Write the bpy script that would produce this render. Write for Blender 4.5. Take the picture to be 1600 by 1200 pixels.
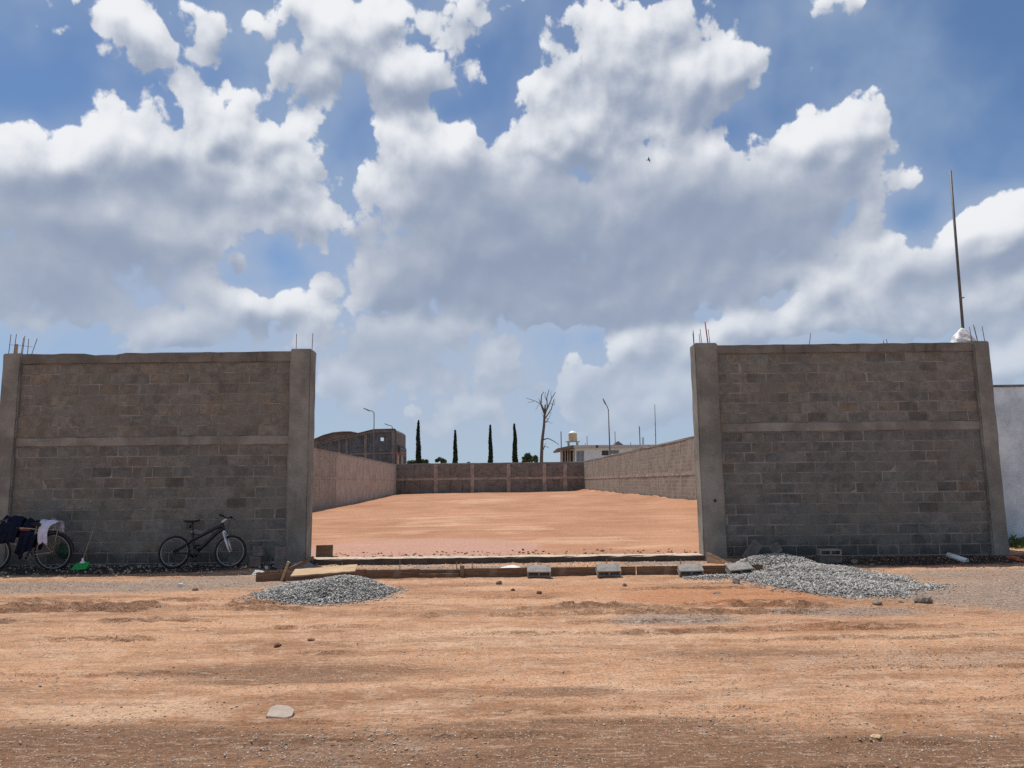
import bpy, bmesh, math, random
import numpy as np
from mathutils import Vector, Matrix, Euler

# ------------------------------------------------------------------ camera, sky, sun, exposure
for _o in list(bpy.data.objects):
    bpy.data.objects.remove(_o)
scene = bpy.context.scene
COL = scene.collection
R = math.radians
rng = random.Random(7)
nrng = np.random.default_rng(11)

FPX, PITCH, ROLL, EYE = 1150.0, R(7.65), R(-0.65), 1.6
cam_data = bpy.data.cameras.new('camera')
cam_data.sensor_width = 36.0
cam_data.lens = 36.0 * FPX / 1600.0
cam_data.clip_end = 5000.0
cam = bpy.data.objects.new('camera', cam_data)
COL.objects.link(cam)
CAM_ROT = Matrix.Rotation(math.pi / 2 + PITCH, 3, 'X') @ Matrix.Rotation(ROLL, 3, 'Z')
cam.matrix_world = Matrix.Translation((0, 0, EYE)) @ CAM_ROT.to_4x4()
scene.camera = cam

SUN = Vector((-0.20, 0.33, 1.0)).normalized()      # direction towards the sun: high, behind the wall, a little left
SUN_EL = math.asin(SUN.z)
SUN_AZ = math.atan2(SUN.x, SUN.y)
sun_data = bpy.data.lights.new('sun', 'SUN')
sun_data.energy = 4.3
sun_data.angle = R(0.53)
sun_data.color = (1.0, 0.955, 0.88)
sun = bpy.data.objects.new('sun', sun_data)
sun.rotation_euler = SUN.to_track_quat('Z', 'Y').to_euler()
sun.location = (0, 0, 60)
COL.objects.link(sun)

scene.view_settings.view_transform = 'Standard'
scene.view_settings.look = 'None'
scene.view_settings.gamma = 1.0
scene.view_settings.use_curve_mapping = False
scene.view_settings.exposure = 0.0
scene.render.engine = 'CYCLES'
scene.cycles.use_denoising = False
scene.cycles.max_bounces = 5
scene.cycles.diffuse_bounces = 3
scene.cycles.glossy_bounces = 2
scene.cycles.transparent_max_bounces = 6
scene.cycles.sample_clamp_indirect = 6.0


def pix_dir(x, y):
    return CAM_ROT @ Vector(((x - 800.0) / FPX, -(y - 600.0) / FPX, -1.0))


class Nodes:
    """tiny helper round a node tree"""
    def __init__(self, tree):
        self.t = tree
        self.n = tree.nodes
        self.l = tree.links

    def new(self, kind, **kw):
        nd = self.n.new(kind)
        for k, v in kw.items():
            setattr(nd, k, v)
        return nd

    def put(self, sock, val):
        if hasattr(val, 'is_output'):
            self.l.new(val, sock)
        elif val is not None:
            sock.default_value = val

    def math(self, op, a, b=None, c=None, clamp=False):
        nd = self.new('ShaderNodeMath', operation=op, use_clamp=clamp)
        self.put(nd.inputs[0], a); self.put(nd.inputs[1], b); self.put(nd.inputs[2], c)
        return nd.outputs[0]

    def vmath(self, op, a, b=None, c=None):
        nd = self.new('ShaderNodeVectorMath', operation=op)
        self.put(nd.inputs[0], a); self.put(nd.inputs[1], b); self.put(nd.inputs[2], c)
        return nd.outputs['Value'] if op in ('LENGTH', 'DOT_PRODUCT', 'DISTANCE') else nd.outputs[0]

    def mix(self, f, a, b, mode='MIX'):
        nd = self.new('ShaderNodeMix', data_type='RGBA', blend_type=mode)
        self.put(nd.inputs[0], f); self.put(nd.inputs[6], a); self.put(nd.inputs[7], b)
        return nd.outputs[2]

    def ramp(self, v, lo, hi, a=0.0, b=1.0, smooth=True):
        nd = self.new('ShaderNodeMapRange', interpolation_type='SMOOTHSTEP' if smooth else 'LINEAR')
        self.put(nd.inputs[0], v)
        for i, s in zip((1, 2, 3, 4), (lo, hi, a, b)):
            self.put(nd.inputs[i], s)
        return nd.outputs[0]

    def noise(self, vec, scale, detail=4.0, rough=0.55, dims='3D', dist=0.0, lac=2.0, col=False):
        nd = self.new('ShaderNodeTexNoise', noise_dimensions=dims)
        self.put(nd.inputs['Vector'], vec)
        nd.inputs['Scale'].default_value = scale
        nd.inputs['Detail'].default_value = detail
        nd.inputs['Roughness'].default_value = rough
        nd.inputs['Lacunarity'].default_value = lac
        nd.inputs['Distortion'].default_value = dist
        return nd.outputs[1 if col else 0]

    def voronoi(self, vec, scale, dims='3D', feature='F1', detail=0.0, rough=0.5, out=0, rnd=1.0):
        nd = self.new('ShaderNodeTexVoronoi', voronoi_dimensions=dims, feature=feature)
        self.put(nd.inputs['Vector'], vec)
        nd.inputs['Scale'].default_value = scale
        if 'Detail' in nd.inputs:
            nd.inputs['Detail'].default_value = detail
            nd.inputs['Roughness'].default_value = rough
        nd.inputs['Randomness'].default_value = rnd
        return nd.outputs[out]


# clouds: (x, y, half width, half height, weight), given where they stand in the sky of the photograph
CLOUDS = [
    # broad mass on the left
    (60, 255, 150, 85, 1.0), (250, 260, 190, 95, 1.0), (370, 205, 110, 70, .85), (160, 350, 260, 110, 1.0),
    (60, 430, 220, 105, 1.0), (420, 290, 110, 60, .8), (455, 345, 85, 38, .7), (310, 390, 70, 22, .5),
    # tall cloud at the top, left of centre
    (560, 60, 120, 95, 1.0), (640, 115, 95, 80, 1.0), (490, 125, 70, 60, .75), (520, 20, 80, 60, .9),
    # thin ones in the top left corner
    (230, 60, 120, 75, .62), (330, 20, 70, 40, .5), (180, 20, 70, 40, .5), (240, 120, 60, 40, .45),
    # low bank on the left
    (400, 490, 120, 52, .9), (290, 520, 150, 45, .8), (330, 465, 70, 38, .7), (520, 495, 60, 45, .7), (180, 540, 90, 26, .55),
    # the big cloud in the middle
    (960, 110, 120, 130, 1.0), (900, 190, 130, 110, 1.0), (1060, 130, 100, 110, 1.0), (1135, 110, 58, 58, .9),
    (720, 270, 150, 95, 1.0), (640, 320, 130, 100, 1.0), (800, 350, 270, 135, 1.25), (1000, 350, 260, 140, 1.25),
    (1180, 340, 170, 110, 1.1), (1300, 225, 95, 75, 1.0), (1260, 290, 130, 80, 1.0), (900, 450, 360, 75, 1.4), (660, 430, 170, 80, 1.1), (1150, 420, 150, 70, .9),
    (1000, 30, 110, 60, .9), (620, 225, 60, 40, .8),
    # bank on the right
    (1560, 370, 130, 70, 1.0), (1420, 400, 110, 62, .9), (1340, 385, 55, 45, .8), (1300, 455, 80, 55, .85), (1450, 500, 60, 40, .8),
    (1600, 450, 160, 90, .9), (1400, 470, 170, 70, .7), (1580, 570, 80, 40, .7),
    # bank low in the middle
    (920, 590, 90, 55, .75), (990, 555, 80, 55, .8), (1080, 540, 90, 62, .85), (1180, 520, 90, 62, .85), (760, 575, 100, 62, .7), (1010, 625, 260, 62, .7), (640, 540, 170, 95, .7), (570, 610, 120, 50, .55), (740, 640, 110, 40, .5),
    # wisps
    (720, 15, 80, 40, .55), (1320, 2, 60, 24, .5), (1248, 125, 22, 22, .42), (1200, 70, 22, 26, .36), (1405, 272, 30, 24, .5), (860, 10, 70, 30, .5),
]


# darker, thicker undersides of those clouds
CLOUD_SHADE = [
    (900, 425, 360, 95, 1.0), (720, 410, 200, 95, .95), (1150, 370, 200, 90, .9), (650, 560, 200, 60, .6), (800, 330, 240, 85, .8), (1050, 330, 220, 85, .8), (900, 170, 90, 50, .25), (1060, 150, 70, 50, .25),
    (110, 410, 260, 105, .9), (280, 320, 190, 65, .6), (60, 320, 180, 70, .55), (260, 250, 120, 40, .2), (560, 150, 120, 45, .3),
    (330, 525, 160, 35, .5), (1480, 440, 160, 60, .5), (1250, 300, 110, 45, .45), (700, 530, 200, 50, .5), (1000, 590, 220, 40, .35),
]


def sky_fields():
    """layout of the clouds over azimuth and elevation, split into a few products of curves"""
    A = np.linspace(-.85, .85, 256)
    E = np.linspace(-.02, .80, 200)
    AA, EE = np.meshgrid(A, E)
    axis = CAM_ROT @ Vector((0, 0, -1))

    def field(lst, grow, c):
        acc = None
        for (x, y, rx, ry, wt) in lst:
            d = pix_dir(x, y)
            k = FPX / (d.normalized().dot(axis))
            d.normalize()
            a, e = math.atan2(d.x, d.y), math.asin(d.z)
            ra, re = rx / k * grow / math.cos(e), ry / k * grow
            s = wt * (1 - np.sqrt(((AA - a) / ra) ** 2 + ((EE - e) / re) ** 2))
            s = np.maximum(s, -.9)
            if acc is None:
                acc = s
            else:
                h = np.clip(.5 + .5 * (acc - s) / c, 0, 1)
                acc = s + (acc - s) * h + c * h * (1 - h)
        return acc
    B = np.clip(1.7 * field(CLOUDS, 1.08, .10), -.9, 1.5)
    k = np.exp(-np.linspace(-2, 2, 13) ** 2); k /= k.sum()
    for ax in (0, 1):                                            # no creases where two clouds meet
        pad = np.pad(B, [(6, 6) if a == ax else (0, 0) for a in (0, 1)], mode='edge')
        B = np.apply_along_axis(lambda v: np.convolve(v, k, 'valid'), ax, pad)
    S = np.clip(field(CLOUD_SHADE, 1.3, .25), 0, 1.0)
    return B, S


def svd_curves(N, F, K, an, en):
    """value of the field F at (an, en) in 0..1, from K products of two curves"""
    U, s, V = np.linalg.svd(F, full_matrices=False)
    total = None
    for t in range(0, K, 3):
        vecs = []
        for src, inp in ((V[t:t + 3] * np.sqrt(s[t:t + 3])[:, None], an), ((U[:, t:t + 3] * np.sqrt(s[t:t + 3])).T, en)):
            cv = N.new('ShaderNodeRGBCurve')
            lo, rg = [], []
            for c in range(3):
                f = src[c]
                mn, r = float(f.min()), float(f.max() - f.min()) + 1e-6
                lo.append(mn); rg.append(r)
                m = cv.mapping.curves[c]
                n = 110
                xs = np.linspace(0, 1, n)
                ys = np.interp(xs, np.linspace(0, 1, len(f)), (f - mn) / r)
                m.points[0].location = (0, float(ys[0])); m.points[1].location = (1, float(ys[-1]))
                for x, y in zip(xs[1:-1], ys[1:-1]):
                    m.points.new(float(x), float(y))
            cv.mapping.update()
            N.put(cv.inputs[1], inp)
            vecs.append(N.vmath('MULTIPLY_ADD', cv.outputs[0], tuple(rg), tuple(lo)))
        d = N.vmath('DOT_PRODUCT', vecs[0], vecs[1])
        total = d if total is None else N.math('ADD', total, d)
    return total


def build_world():
    w = bpy.data.worlds.new('World')
    scene.world = w
    w.use_nodes = True
    w.cycles.sampling_method = 'MANUAL'
    w.cycles.sample_map_resolution = 256
    N = Nodes(w.node_tree)
    N.n.clear()
    sky = N.new('ShaderNodeTexSky', sky_type='NISHITA')
    sky.sun_disc = False
    sky.sun_elevation = SUN_EL
    sky.sun_rotation = SUN_AZ
    sky.altitude = 2000.0
    sky.air_density = 1.0
    sky.dust_density = 1.2
    sky.ozone_density = 1.0
    tc = N.new('ShaderNodeTexCoord')
    B, S = sky_fields()

    # one group: cloud depth in a direction of the sky
    g = bpy.data.node_groups.new('cloud_depth', 'ShaderNodeTree')
    g.interface.new_socket('dir', in_out='INPUT', socket_type='NodeSocketVector')
    g.interface.new_socket('shift', in_out='INPUT', socket_type='NodeSocketVector')
    for nm in ('depth', 'smooth', 'shade', 'el', 'layout', 'grain'):
        g.interface.new_socket(nm, in_out='OUTPUT', socket_type='NodeSocketFloat')
    G = Nodes(g)
    gi = G.new('NodeGroupInput'); go = G.new('NodeGroupOutput')
    sep = G.new('ShaderNodeSeparateXYZ')
    G.put(sep.inputs[0], gi.outputs[0])
    az = G.math('ARCTAN2', sep.outputs[0], sep.outputs[1])
    el = G.math('ARCSINE', sep.outputs[2])
    cmb = G.new('ShaderNodeCombineXYZ')
    G.put(cmb.inputs[0], az); G.put(cmb.inputs[1], el)
    P = G.vmath('ADD', cmb.outputs[0], gi.outputs[1])
    w1 = G.vmath('SUBTRACT', G.noise(P, 7.0, 3.0, .5, '2D', col=True), (.5, .5, .5))
    PW = G.vmath('MULTIPLY_ADD', w1, (.075, .06, 0), P)
    PD = G.vmath('MULTIPLY_ADD', w1, (.02, .02, 0), P)
    s2 = G.new('ShaderNodeSeparateXYZ')
    G.put(s2.inputs[0], PW)
    an = G.ramp(s2.outputs[0], -.85, .85, smooth=False)
    en = G.ramp(s2.outputs[1], -.02, .80, smooth=False)
    b_in = svd_curves(G, B, 15, an, en)
    sh = svd_curves(G, S, 6, an, en)
    # the same broken cumulus goes on outside the stretch laid out above
    lay = G.vmath('DIVIDE', gi.outputs[0], None)
    hz = G.math('ADD', G.math('MAXIMUM', sep.outputs[2], 0.0), .22)
    ch = G.new('ShaderNodeCombineXYZ')
    for k in range(3):
        G.put(ch.inputs[k], hz)
    G.put(lay.node.inputs[1], ch.outputs[0])
    b_out = G.math('MULTIPLY_ADD', G.noise(lay, 1.5, 2.0, .5, '2D'), 5.0, -2.4)
    win = G.math('MULTIPLY', G.ramp(G.math('ABSOLUTE', az), .70, .82, 1.0, 0.0), G.ramp(el, .66, .78, 1.0, 0.0))
    b = G.math('ADD', G.math('MULTIPLY', b_in, win), G.math('MULTIPLY', b_out, G.math('SUBTRACT', 1.0, win)))
    n0 = G.noise(PD, 8.0, 2.0, .5, '2D')                          # big billows
    n1 = G.noise(PD, 16.0, 9.0, .62, '2D')                        # ragged edge
    v1 = G.voronoi(PD, 18.0, '2D', 'F1', 2.0, .5)                # rounded heads
    billow = G.math('ADD', b, G.math('ADD', G.math('MULTIPLY_ADD', n0, .75, -.42), G.math('MULTIPLY_ADD', v1, -.70, .27)))
    G.l.new(G.math('ADD', billow, G.math('MULTIPLY_ADD', n1, 1.25, -.64)), go.inputs[0])
    G.l.new(b, go.inputs[4])
    G.l.new(n1, go.inputs[5])
    heads = G.math('MULTIPLY_ADD', G.voronoi(PD, 18.0, '2D', 'SMOOTH_F1'), -.8, .3)
    b = G.math('ADD', G.math('ADD', b, G.math('MULTIPLY_ADD', n0, .75, -.42)), G.math('ADD', heads, G.math('MULTIPLY_ADD', G.noise(PD, 13.0, 2.0, .5, '2D'), 1.25, -.64)))
    G.l.new(b, go.inputs[1])
    G.l.new(sh, go.inputs[2])
    G.l.new(el, go.inputs[3])

    def depth(shift):
        nd = N.new('ShaderNodeGroup'); nd.node_tree = g
        N.put(nd.inputs[0], tc.outputs['Generated'])
        nd.inputs[1].default_value = shift
        return nd.outputs
    o1 = depth((0, 0, 0))
    o2 = depth((-.006, .015, 0))
    D, el = o1[0], o1[3]
    def fall(k, wt):
        return N.math('MULTIPLY', N.math('SUBTRACT', o1[k], o2[k]), wt)
    slope = N.math('ADD', fall(4, .55), N.math('ADD', fall(1, 1.2), N.math('MULTIPLY_ADD', o1[5], 1.3, -.65)))     # faces the sun where positive
    soft = N.ramp(o1[2], .03, .5)                                # undersides end softly
    alpha = N.ramp(D, -.03, N.math('MULTIPLY_ADD', N.ramp(o1[2], .25, .7), .45, .16))
    thick = N.ramp(o1[1], .2, 1.5)
    dark = N.math('MULTIPLY_ADD', o1[2], .80, N.math('MULTIPLY', thick, .20))
    gain = N.math('MULTIPLY_ADD', soft, -.62, 1.0)
    lit = N.ramp(N.math('MULTIPLY_ADD', slope, gain, N.math('SUBTRACT', .34, dark)), -.62, 1.15)
    c = N.mix(lit, CLOUD_DARK, CLOUD_LIT)
    # thin veils, and brighter air low down
    veil = N.ramp(N.noise(tc.outputs['Generated'], 4.2, 5.0, .52, '3D'), .42, .72, 0.0, .55)
    low = N.ramp(el, R(-2), R(25), .74, 0.0)
    base = N.mix(1.0, sky.outputs[0], SKY_TINT, 'MULTIPLY')
    veil2 = N.ramp(N.noise(tc.outputs['Generated'], 6.5, 6.0, .55, '3D'), .40, .66, 0.0, N.ramp(el, R(8), R(24), .9, .0))
    hazy = N.mix(N.math('MAXIMUM', veil, low), base, AIR)
    hazy = N.mix(N.math('MULTIPLY', veil2, .6), hazy, AIR_CLOUD)
    halo = N.ramp(N.math('ADD', o1[1], N.math('MULTIPLY', o1[2], .5)), -.55, .5, 0.0, N.ramp(el, R(12), R(27), .62, .22))          # thin cloud between the heads
    hazy = N.mix(halo, hazy, CLOUD_THIN)
    c2 = N.mix(N.ramp(el, R(0), R(18), .75, 0.0), c, AIR_CLOUD)
    final = N.mix(N.math('MULTIPLY', alpha, N.ramp(el, R(1), R(15), .6, .97)), hazy, c2)
    bg = N.new('ShaderNodeBackground')
    N.put(bg.inputs[0], final)
    bg.inputs[1].default_value = SKYS
    out = N.new('ShaderNodeOutputWorld')
    N.l.new(bg.outputs[0], out.inputs[0])


SKYS = 0.10                                   # strength of the sky; colours below are in the sky texture's own units
SKY_TINT = (.86, 1.0, 1.1, 1)
CLOUD_LIT, CLOUD_DARK = (8.8, 8.95, 9.2, 1), (2.8, 3.4, 4.6, 1)
CLOUD_THIN = (4.3, 5.0, 6.3, 1)
AIR, AIR_CLOUD = (3.5, 4.55, 6.0, 1), (4.3, 5.1, 6.3, 1)
build_world()

# ------------------------------------------------------------------ helpers
def ray_at_y(px, py, Y):
    d = pix_dir(px, py)
    return Vector((0, 0, EYE)) + d * (Y / d.y)


def ray_at_z(px, py, z=0.0):
    d = pix_dir(px, py)
    return Vector((0, 0, EYE)) + d * ((z - EYE) / d.z)


def _lattice(ix, iy, seed):
    h = (ix.astype(np.int64) * 374761393 + iy.astype(np.int64) * 668265263 + seed * 974634777) & 0xffffffff
    h = ((h ^ (h >> 13)) * 1274126177) & 0xffffffff
    h = h ^ (h >> 16)
    return (h & 0xffff) / 65535.0


def vnoise(x, y, seed=0):
    x = np.asarray(x, float); y = np.asarray(y, float)
    ix, iy = np.floor(x), np.floor(y)
    fx, fy = x - ix, y - iy
    fx = fx * fx * fx * (fx * (fx * 6 - 15) + 10); fy = fy * fy * fy * (fy * (fy * 6 - 15) + 10)
    a = _lattice(ix, iy, seed); b = _lattice(ix + 1, iy, seed)
    c = _lattice(ix, iy + 1, seed); d = _lattice(ix + 1, iy + 1, seed)
    return (a * (1 - fx) + b * fx) * (1 - fy) + (c * (1 - fx) + d * fx) * fy


def fbm(x, y, octaves=4, seed=0, rough=.5):
    v, amp, tot = 0.0, 1.0, 0.0
    for o in range(octaves):
        v = v + amp * vnoise(np.asarray(x) * 2 ** o + 17.3 * o, np.asarray(y) * 2 ** o - 9.1 * o, seed + o)
        tot += amp
        amp *= rough
    return v / tot


def sstep(x, a, b):
    t = np.clip((np.asarray(x, float) - a) / (b - a), 0, 1)
    return t * t * (3 - 2 * t)


class MB:
    """collects faces for one mesh"""
    def __init__(self):
        self.v, self.f = [], []

    def add(self, vs, fs):
        n = len(self.v)
        self.v += [tuple(p) for p in vs]
        self.f += [tuple(i + n for i in f) for f in fs]
        return self

    def box(self, x0, x1, y0, y1, z0, z1):
        return self.add([(x0, y0, z0), (x1, y0, z0), (x1, y1, z0), (x0, y1, z0), (x0, y0, z1), (x1, y0, z1), (x1, y1, z1), (x0, y1, z1)],
                        [(0, 3, 2, 1), (4, 5, 6, 7), (0, 1, 5, 4), (1, 2, 6, 5), (2, 3, 7, 6), (3, 0, 4, 7)])

    def tube(self, pts, r, seg=8, cap=True):
        pts = [Vector(p) for p in pts]
        rs = r if isinstance(r, (list, tuple)) else [r] * len(pts)
        rings = []
        up = None
        for i, p in enumerate(pts):
            t = (pts[min(i + 1, len(pts) - 1)] - pts[max(i - 1, 0)]).normalized()
            if up is None:
                up = Vector((0, 0, 1)) if abs(t.z) < .9 else Vector((1, 0, 0))
            a = t.cross(up).normalized(); b = a.cross(t).normalized()
            up = b
            rings.append([p + (a * math.cos(2 * math.pi * k / seg) + b * math.sin(2 * math.pi * k / seg)) * rs[i] for k in range(seg)])
        vs = [q for rg in rings for q in rg]
        fs = []
        for i in range(len(rings) - 1):
            for k in range(seg):
                fs.append((i * seg + k, i * seg + (k + 1) % seg, (i + 1) * seg + (k + 1) % seg, (i + 1) * seg + k))
        if cap:
            fs.append(tuple(range(seg - 1, -1, -1)))
            fs.append(tuple((len(rings) - 1) * seg + k for k in range(seg)))
        return self.add(vs, fs)

    def lathe(self, prof, seg=24, centre=(0, 0, 0), axis='Z', close=False):
        """prof: list of (radius, height)"""
        vs, fs = [], []
        for (r, h) in prof:
            for k in range(seg):
                a = 2 * math.pi * k / seg
                p = (r * math.cos(a), r * math.sin(a), h) if axis == 'Z' else (r * math.cos(a), h, r * math.sin(a))
                vs.append((p[0] + centre[0], p[1] + centre[1], p[2] + centre[2]))
        m = len(prof)
        for i in range(m if close else m - 1):
            for k in range(seg):
                j = (i + 1) % m
                fs.append((i * seg + k, i * seg + (k + 1) % seg, j * seg + (k + 1) % seg, j * seg + k))
        if not close:
            fs.append(tuple(range(seg - 1, -1, -1)))
            fs.append(tuple((m - 1) * seg + k for k in range(seg)))
        return self.add(vs, fs)

    def torus(self, R0, r, seg=40, sub=8, centre=(0, 0, 0), sx=1.0):
        prof = [(R0 + r * math.cos(2 * math.pi * k / sub), sx * r * math.sin(2 * math.pi * k / sub)) for k in range(sub)]
        return self.lathe(prof, seg, centre, 'Y', close=True)

    def prism(self, poly, y0, y1):
        """poly: (x, z) outline counter-clockwise, pulled from y0 to y1"""
        n = len(poly)
        vs = [(x, y0, z) for x, z in poly] + [(x, y1, z) for x, z in poly]
        fs = [tuple(range(n)), tuple(range(2 * n - 1, n - 1, -1))]
        for i in range(n):
            j = (i + 1) % n
            fs.append((i, i + n, j + n, j))
        return self.add(vs, fs)

    def mesh(self, name, smooth=False, jitter=0.0, fix=True):
        me = bpy.data.meshes.new(name)
        v = self.v
        if jitter:
            v = [(a + rng.uniform(-jitter, jitter), b + rng.uniform(-jitter, jitter), c + rng.uniform(-jitter, jitter)) for a, b, c in v]
        me.from_pydata(v, [], self.f)
        if fix:
            bm = bmesh.new(); bm.from_mesh(me)
            bmesh.ops.recalc_face_normals(bm, faces=bm.faces)
            bm.to_mesh(me); bm.free()
        if smooth:
            me.polygons.foreach_set('use_smooth', [True] * len(me.polygons))
        me.update()
        return me


def bevel_mesh(mb, name, width, segs=1, smooth=False, jitter=0.0):
    me = mb.mesh(name, jitter=jitter)
    bm = bmesh.new(); bm.from_mesh(me)
    bmesh.ops.bevel(bm, geom=list(bm.edges), offset=width, segments=segs, affect='EDGES', profile=.5)
    bm.to_mesh(me); bm.free()
    if smooth:
        me.polygons.foreach_set('use_smooth', [True] * len(me.polygons))
    return me


def link(name, me, m, parent=None, loc=None, rot=None):
    o = bpy.data.objects.new(name, me)
    if m is not None and not me.materials:
        me.materials.append(m)
    COL.objects.link(o)
    if parent is not None:
        o.parent = parent
    if loc is not None:
        o.location = loc
    if rot is not None:
        o.rotation_euler = rot
    return o


def thing(name, label, cat, loc=(0, 0, 0), rot=(0, 0, 0), group=None):
    o = bpy.data.objects.new(name, None)
    o.empty_display_size = .2
    COL.objects.link(o)
    o.location = loc
    o.rotation_euler = rot
    return tag(o, label, cat, group)


def tag(o, label, cat, group=None, kind=None):
    o['label'] = label
    o['category'] = cat
    if group:
        o['group'] = group
    o['kind'] = kind or 'thing'
    return o


def structure(o):
    o['kind'] = 'structure'
    return o


# ------------------------------------------------------------------ materials
def material(name, rough=.9, spec=.2, metallic=0.0):
    m = bpy.data.materials.new(name)
    m.use_nodes = True
    N = Nodes(m.node_tree)
    b = N.n['Principled BSDF']
    b.inputs['Roughness'].default_value = rough
    b.inputs['Specular IOR Level'].default_value = spec
    b.inputs['Metallic'].default_value = metallic
    return m, N, b


def bump(N, b, h, strength, dist=.01):
    nd = N.new('ShaderNodeBump')
    nd.inputs['Strength'].default_value = strength
    nd.inputs['Distance'].default_value = dist
    N.put(nd.inputs['Height'], h)
    N.l.new(nd.outputs[0], b.inputs['Normal'])


def pos(N):
    return N.new('ShaderNodeNewGeometry').outputs['Position']


def local(N):
    return N.new('ShaderNodeTexCoord').outputs['Object']


def attr(N, name):
    nd = N.new('ShaderNodeAttribute')
    nd.attribute_name = name
    return nd


def simple(name, col, rough=.85, spec=.2, metallic=0.0, var=.25, scale=14.0, bumpy=.25, dist=.004):
    m, N, b = material(name, rough, spec, metallic)
    n = N.noise(local(N), scale, 5.0, .6)
    dark = tuple(c * (1 - var) for c in col) + (1,)
    lite = tuple(min(1, c * (1 + var)) for c in col) + (1,)
    N.put(b.inputs['Base Color'], N.mix(N.ramp(n, .3, .7), dark, lite))
    if bumpy:
        bump(N, b, N.noise(local(N), scale * 5, 4.0, .65), bumpy, dist)
    return m


def mat_soil(name):
    m, N, b = material(name, .95, .1)
    P = pos(N)
    flat = N.vmath('MULTIPLY', P, (1.0, 1.0, .2))
    n_band = N.noise(N.vmath('MULTIPLY', flat, (.22, 1.0, 1.0)), 1.5, 7.0, .64)     # the wheels run along the street
    n_str = N.noise(N.vmath('MULTIPLY', flat, (.085, 1.0, 1.0)), 9.0, 6.0, .68)
    n_str2 = N.noise(N.vmath('MULTIPLY', flat, (.16, 1.0, 1.0)), 24.0, 4.0, .65)
    n_mid = N.noise(flat, 3.2, 7.0, .66)
    n_fine = N.noise(P, 30.0, 6.0, .74)
    a = {k: attr(N, k).outputs['Fac'] for k in ('grey', 'dark', 'pale', 'orange', 'damp_shade', 'rut_shade')}
    c = N.mix(N.ramp(n_band, .36, .60), (.345, .185, .106, 1), (.585, .335, .20, 1))
    c = N.mix(N.math('MULTIPLY', N.ramp(n_mid, .50, .62), .5), c, (.63, .405, .27, 1))
    c = N.mix(N.math('MULTIPLY', N.ramp(n_mid, .46, .36), .45), c, (.41, .20, .105, 1))
    soft = lambda k, s=.7: N.ramp(N.math('ADD', a[k], N.math('ADD', N.math('MULTIPLY_ADD', n_mid, s, -.5 * s), N.math('MULTIPLY_ADD', n_band, s, -.5 * s))), .2, .8)
    c = N.mix(N.math('MULTIPLY', soft('orange'), .75), c, (.46, .20, .095, 1))
    c = N.mix(N.math('MULTIPLY', soft('pale'), .6), c, (.70, .465, .31, 1))
    c = N.mix(N.math('MULTIPLY', soft('dark'), .9), c, (.215, .117, .07, 1))
    grey = N.mix(N.ramp(n_fine, .38, .64), (.165, .142, .125, 1), (.36, .305, .262, 1))
    c = N.mix(N.math('MULTIPLY', soft('grey', .9), .75), c, grey)
    calm = N.ramp(N.noise(N.vmath('MULTIPLY', flat, (.4, 1.0, 1.0)), .75, 3.0, .5), .42, .60, 1.0, .25)
    c = N.mix(N.math('MULTIPLY', N.ramp(n_str, .53, .62), N.math('MULTIPLY', calm, .55)), c, (.27, .15, .092, 1))  # shadows of small cracks drawn as dark streaks in the soil colour
    c = N.mix(N.math('MULTIPLY', N.math('MULTIPLY', N.ramp(n_str2, .55, .63), N.ramp(n_mid, .42, .58)), N.math('MULTIPLY', calm, .55)), c, (.19, .11, .072, 1))
    c = N.mix(N.math('MULTIPLY', N.ramp(n_str2, .45, .37), .4), c, (.64, .46, .34, 1))
    c = N.mix(N.math('MULTIPLY', N.ramp(N.math('ADD', a['rut_shade'], N.math('MULTIPLY_ADD', n_str2, 1.6, -.8)), .25, 1.0), .55), c, (.19, .10, .06, 1))  # shadow of the rut edges painted as dark lines
    c = N.mix(soft('damp_shade', .5), c, N.mix(N.ramp(n_fine, .35, .7), (.022, .020, .019, 1), (.075, .062, .054, 1)))  # damp soil with the wall's cast shadow painted in as near-black
    # crumbs, grit and flakes trodden into the surface
    v = N.voronoi(P, 60.0, '3D', 'F1', out=1)
    vd = N.voronoi(P, 60.0, '3D', 'F1', out=0)
    sepc = N.new('ShaderNodeSeparateColor'); N.put(sepc.inputs[0], v)
    dens = N.ramp(N.math('ADD', n_band, N.math('MULTIPLY', a['dark'], .25)), .35, .75, .90, .62)
    pick = N.math('MULTIPLY', N.ramp(sepc.outputs[0], dens, N.math('ADD', dens, .05)), N.ramp(vd, .50, .30))
    c = N.mix(N.math('MULTIPLY', pick, .75), c, N.mix(N.ramp(sepc.outputs[1], .25, .6), (.17, .115, .085, 1), (.64, .53, .42, 1)))
    tone = N.ramp(n_fine, .30, .70, .66, 1.36, smooth=False)
    cm = N.new('ShaderNodeCombineXYZ')
    for k in range(3):
        N.put(cm.inputs[k], tone)
    c = N.mix(1.0, c, cm.outputs[0], 'MULTIPLY')
    N.put(b.inputs['Base Color'], c)
    h = N.math('ADD', N.math('MULTIPLY', n_fine, .9), N.math('ADD', N.math('MULTIPLY', N.noise(P, 95.0, 4.0, .7), .45), N.math('MULTIPLY', pick, .6)))
    h = N.math('ADD', h, N.math('MULTIPLY', N.math('ADD', n_str, n_str2), -.7))
    bump(N, b, h, .8, .036)
    return m


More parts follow.
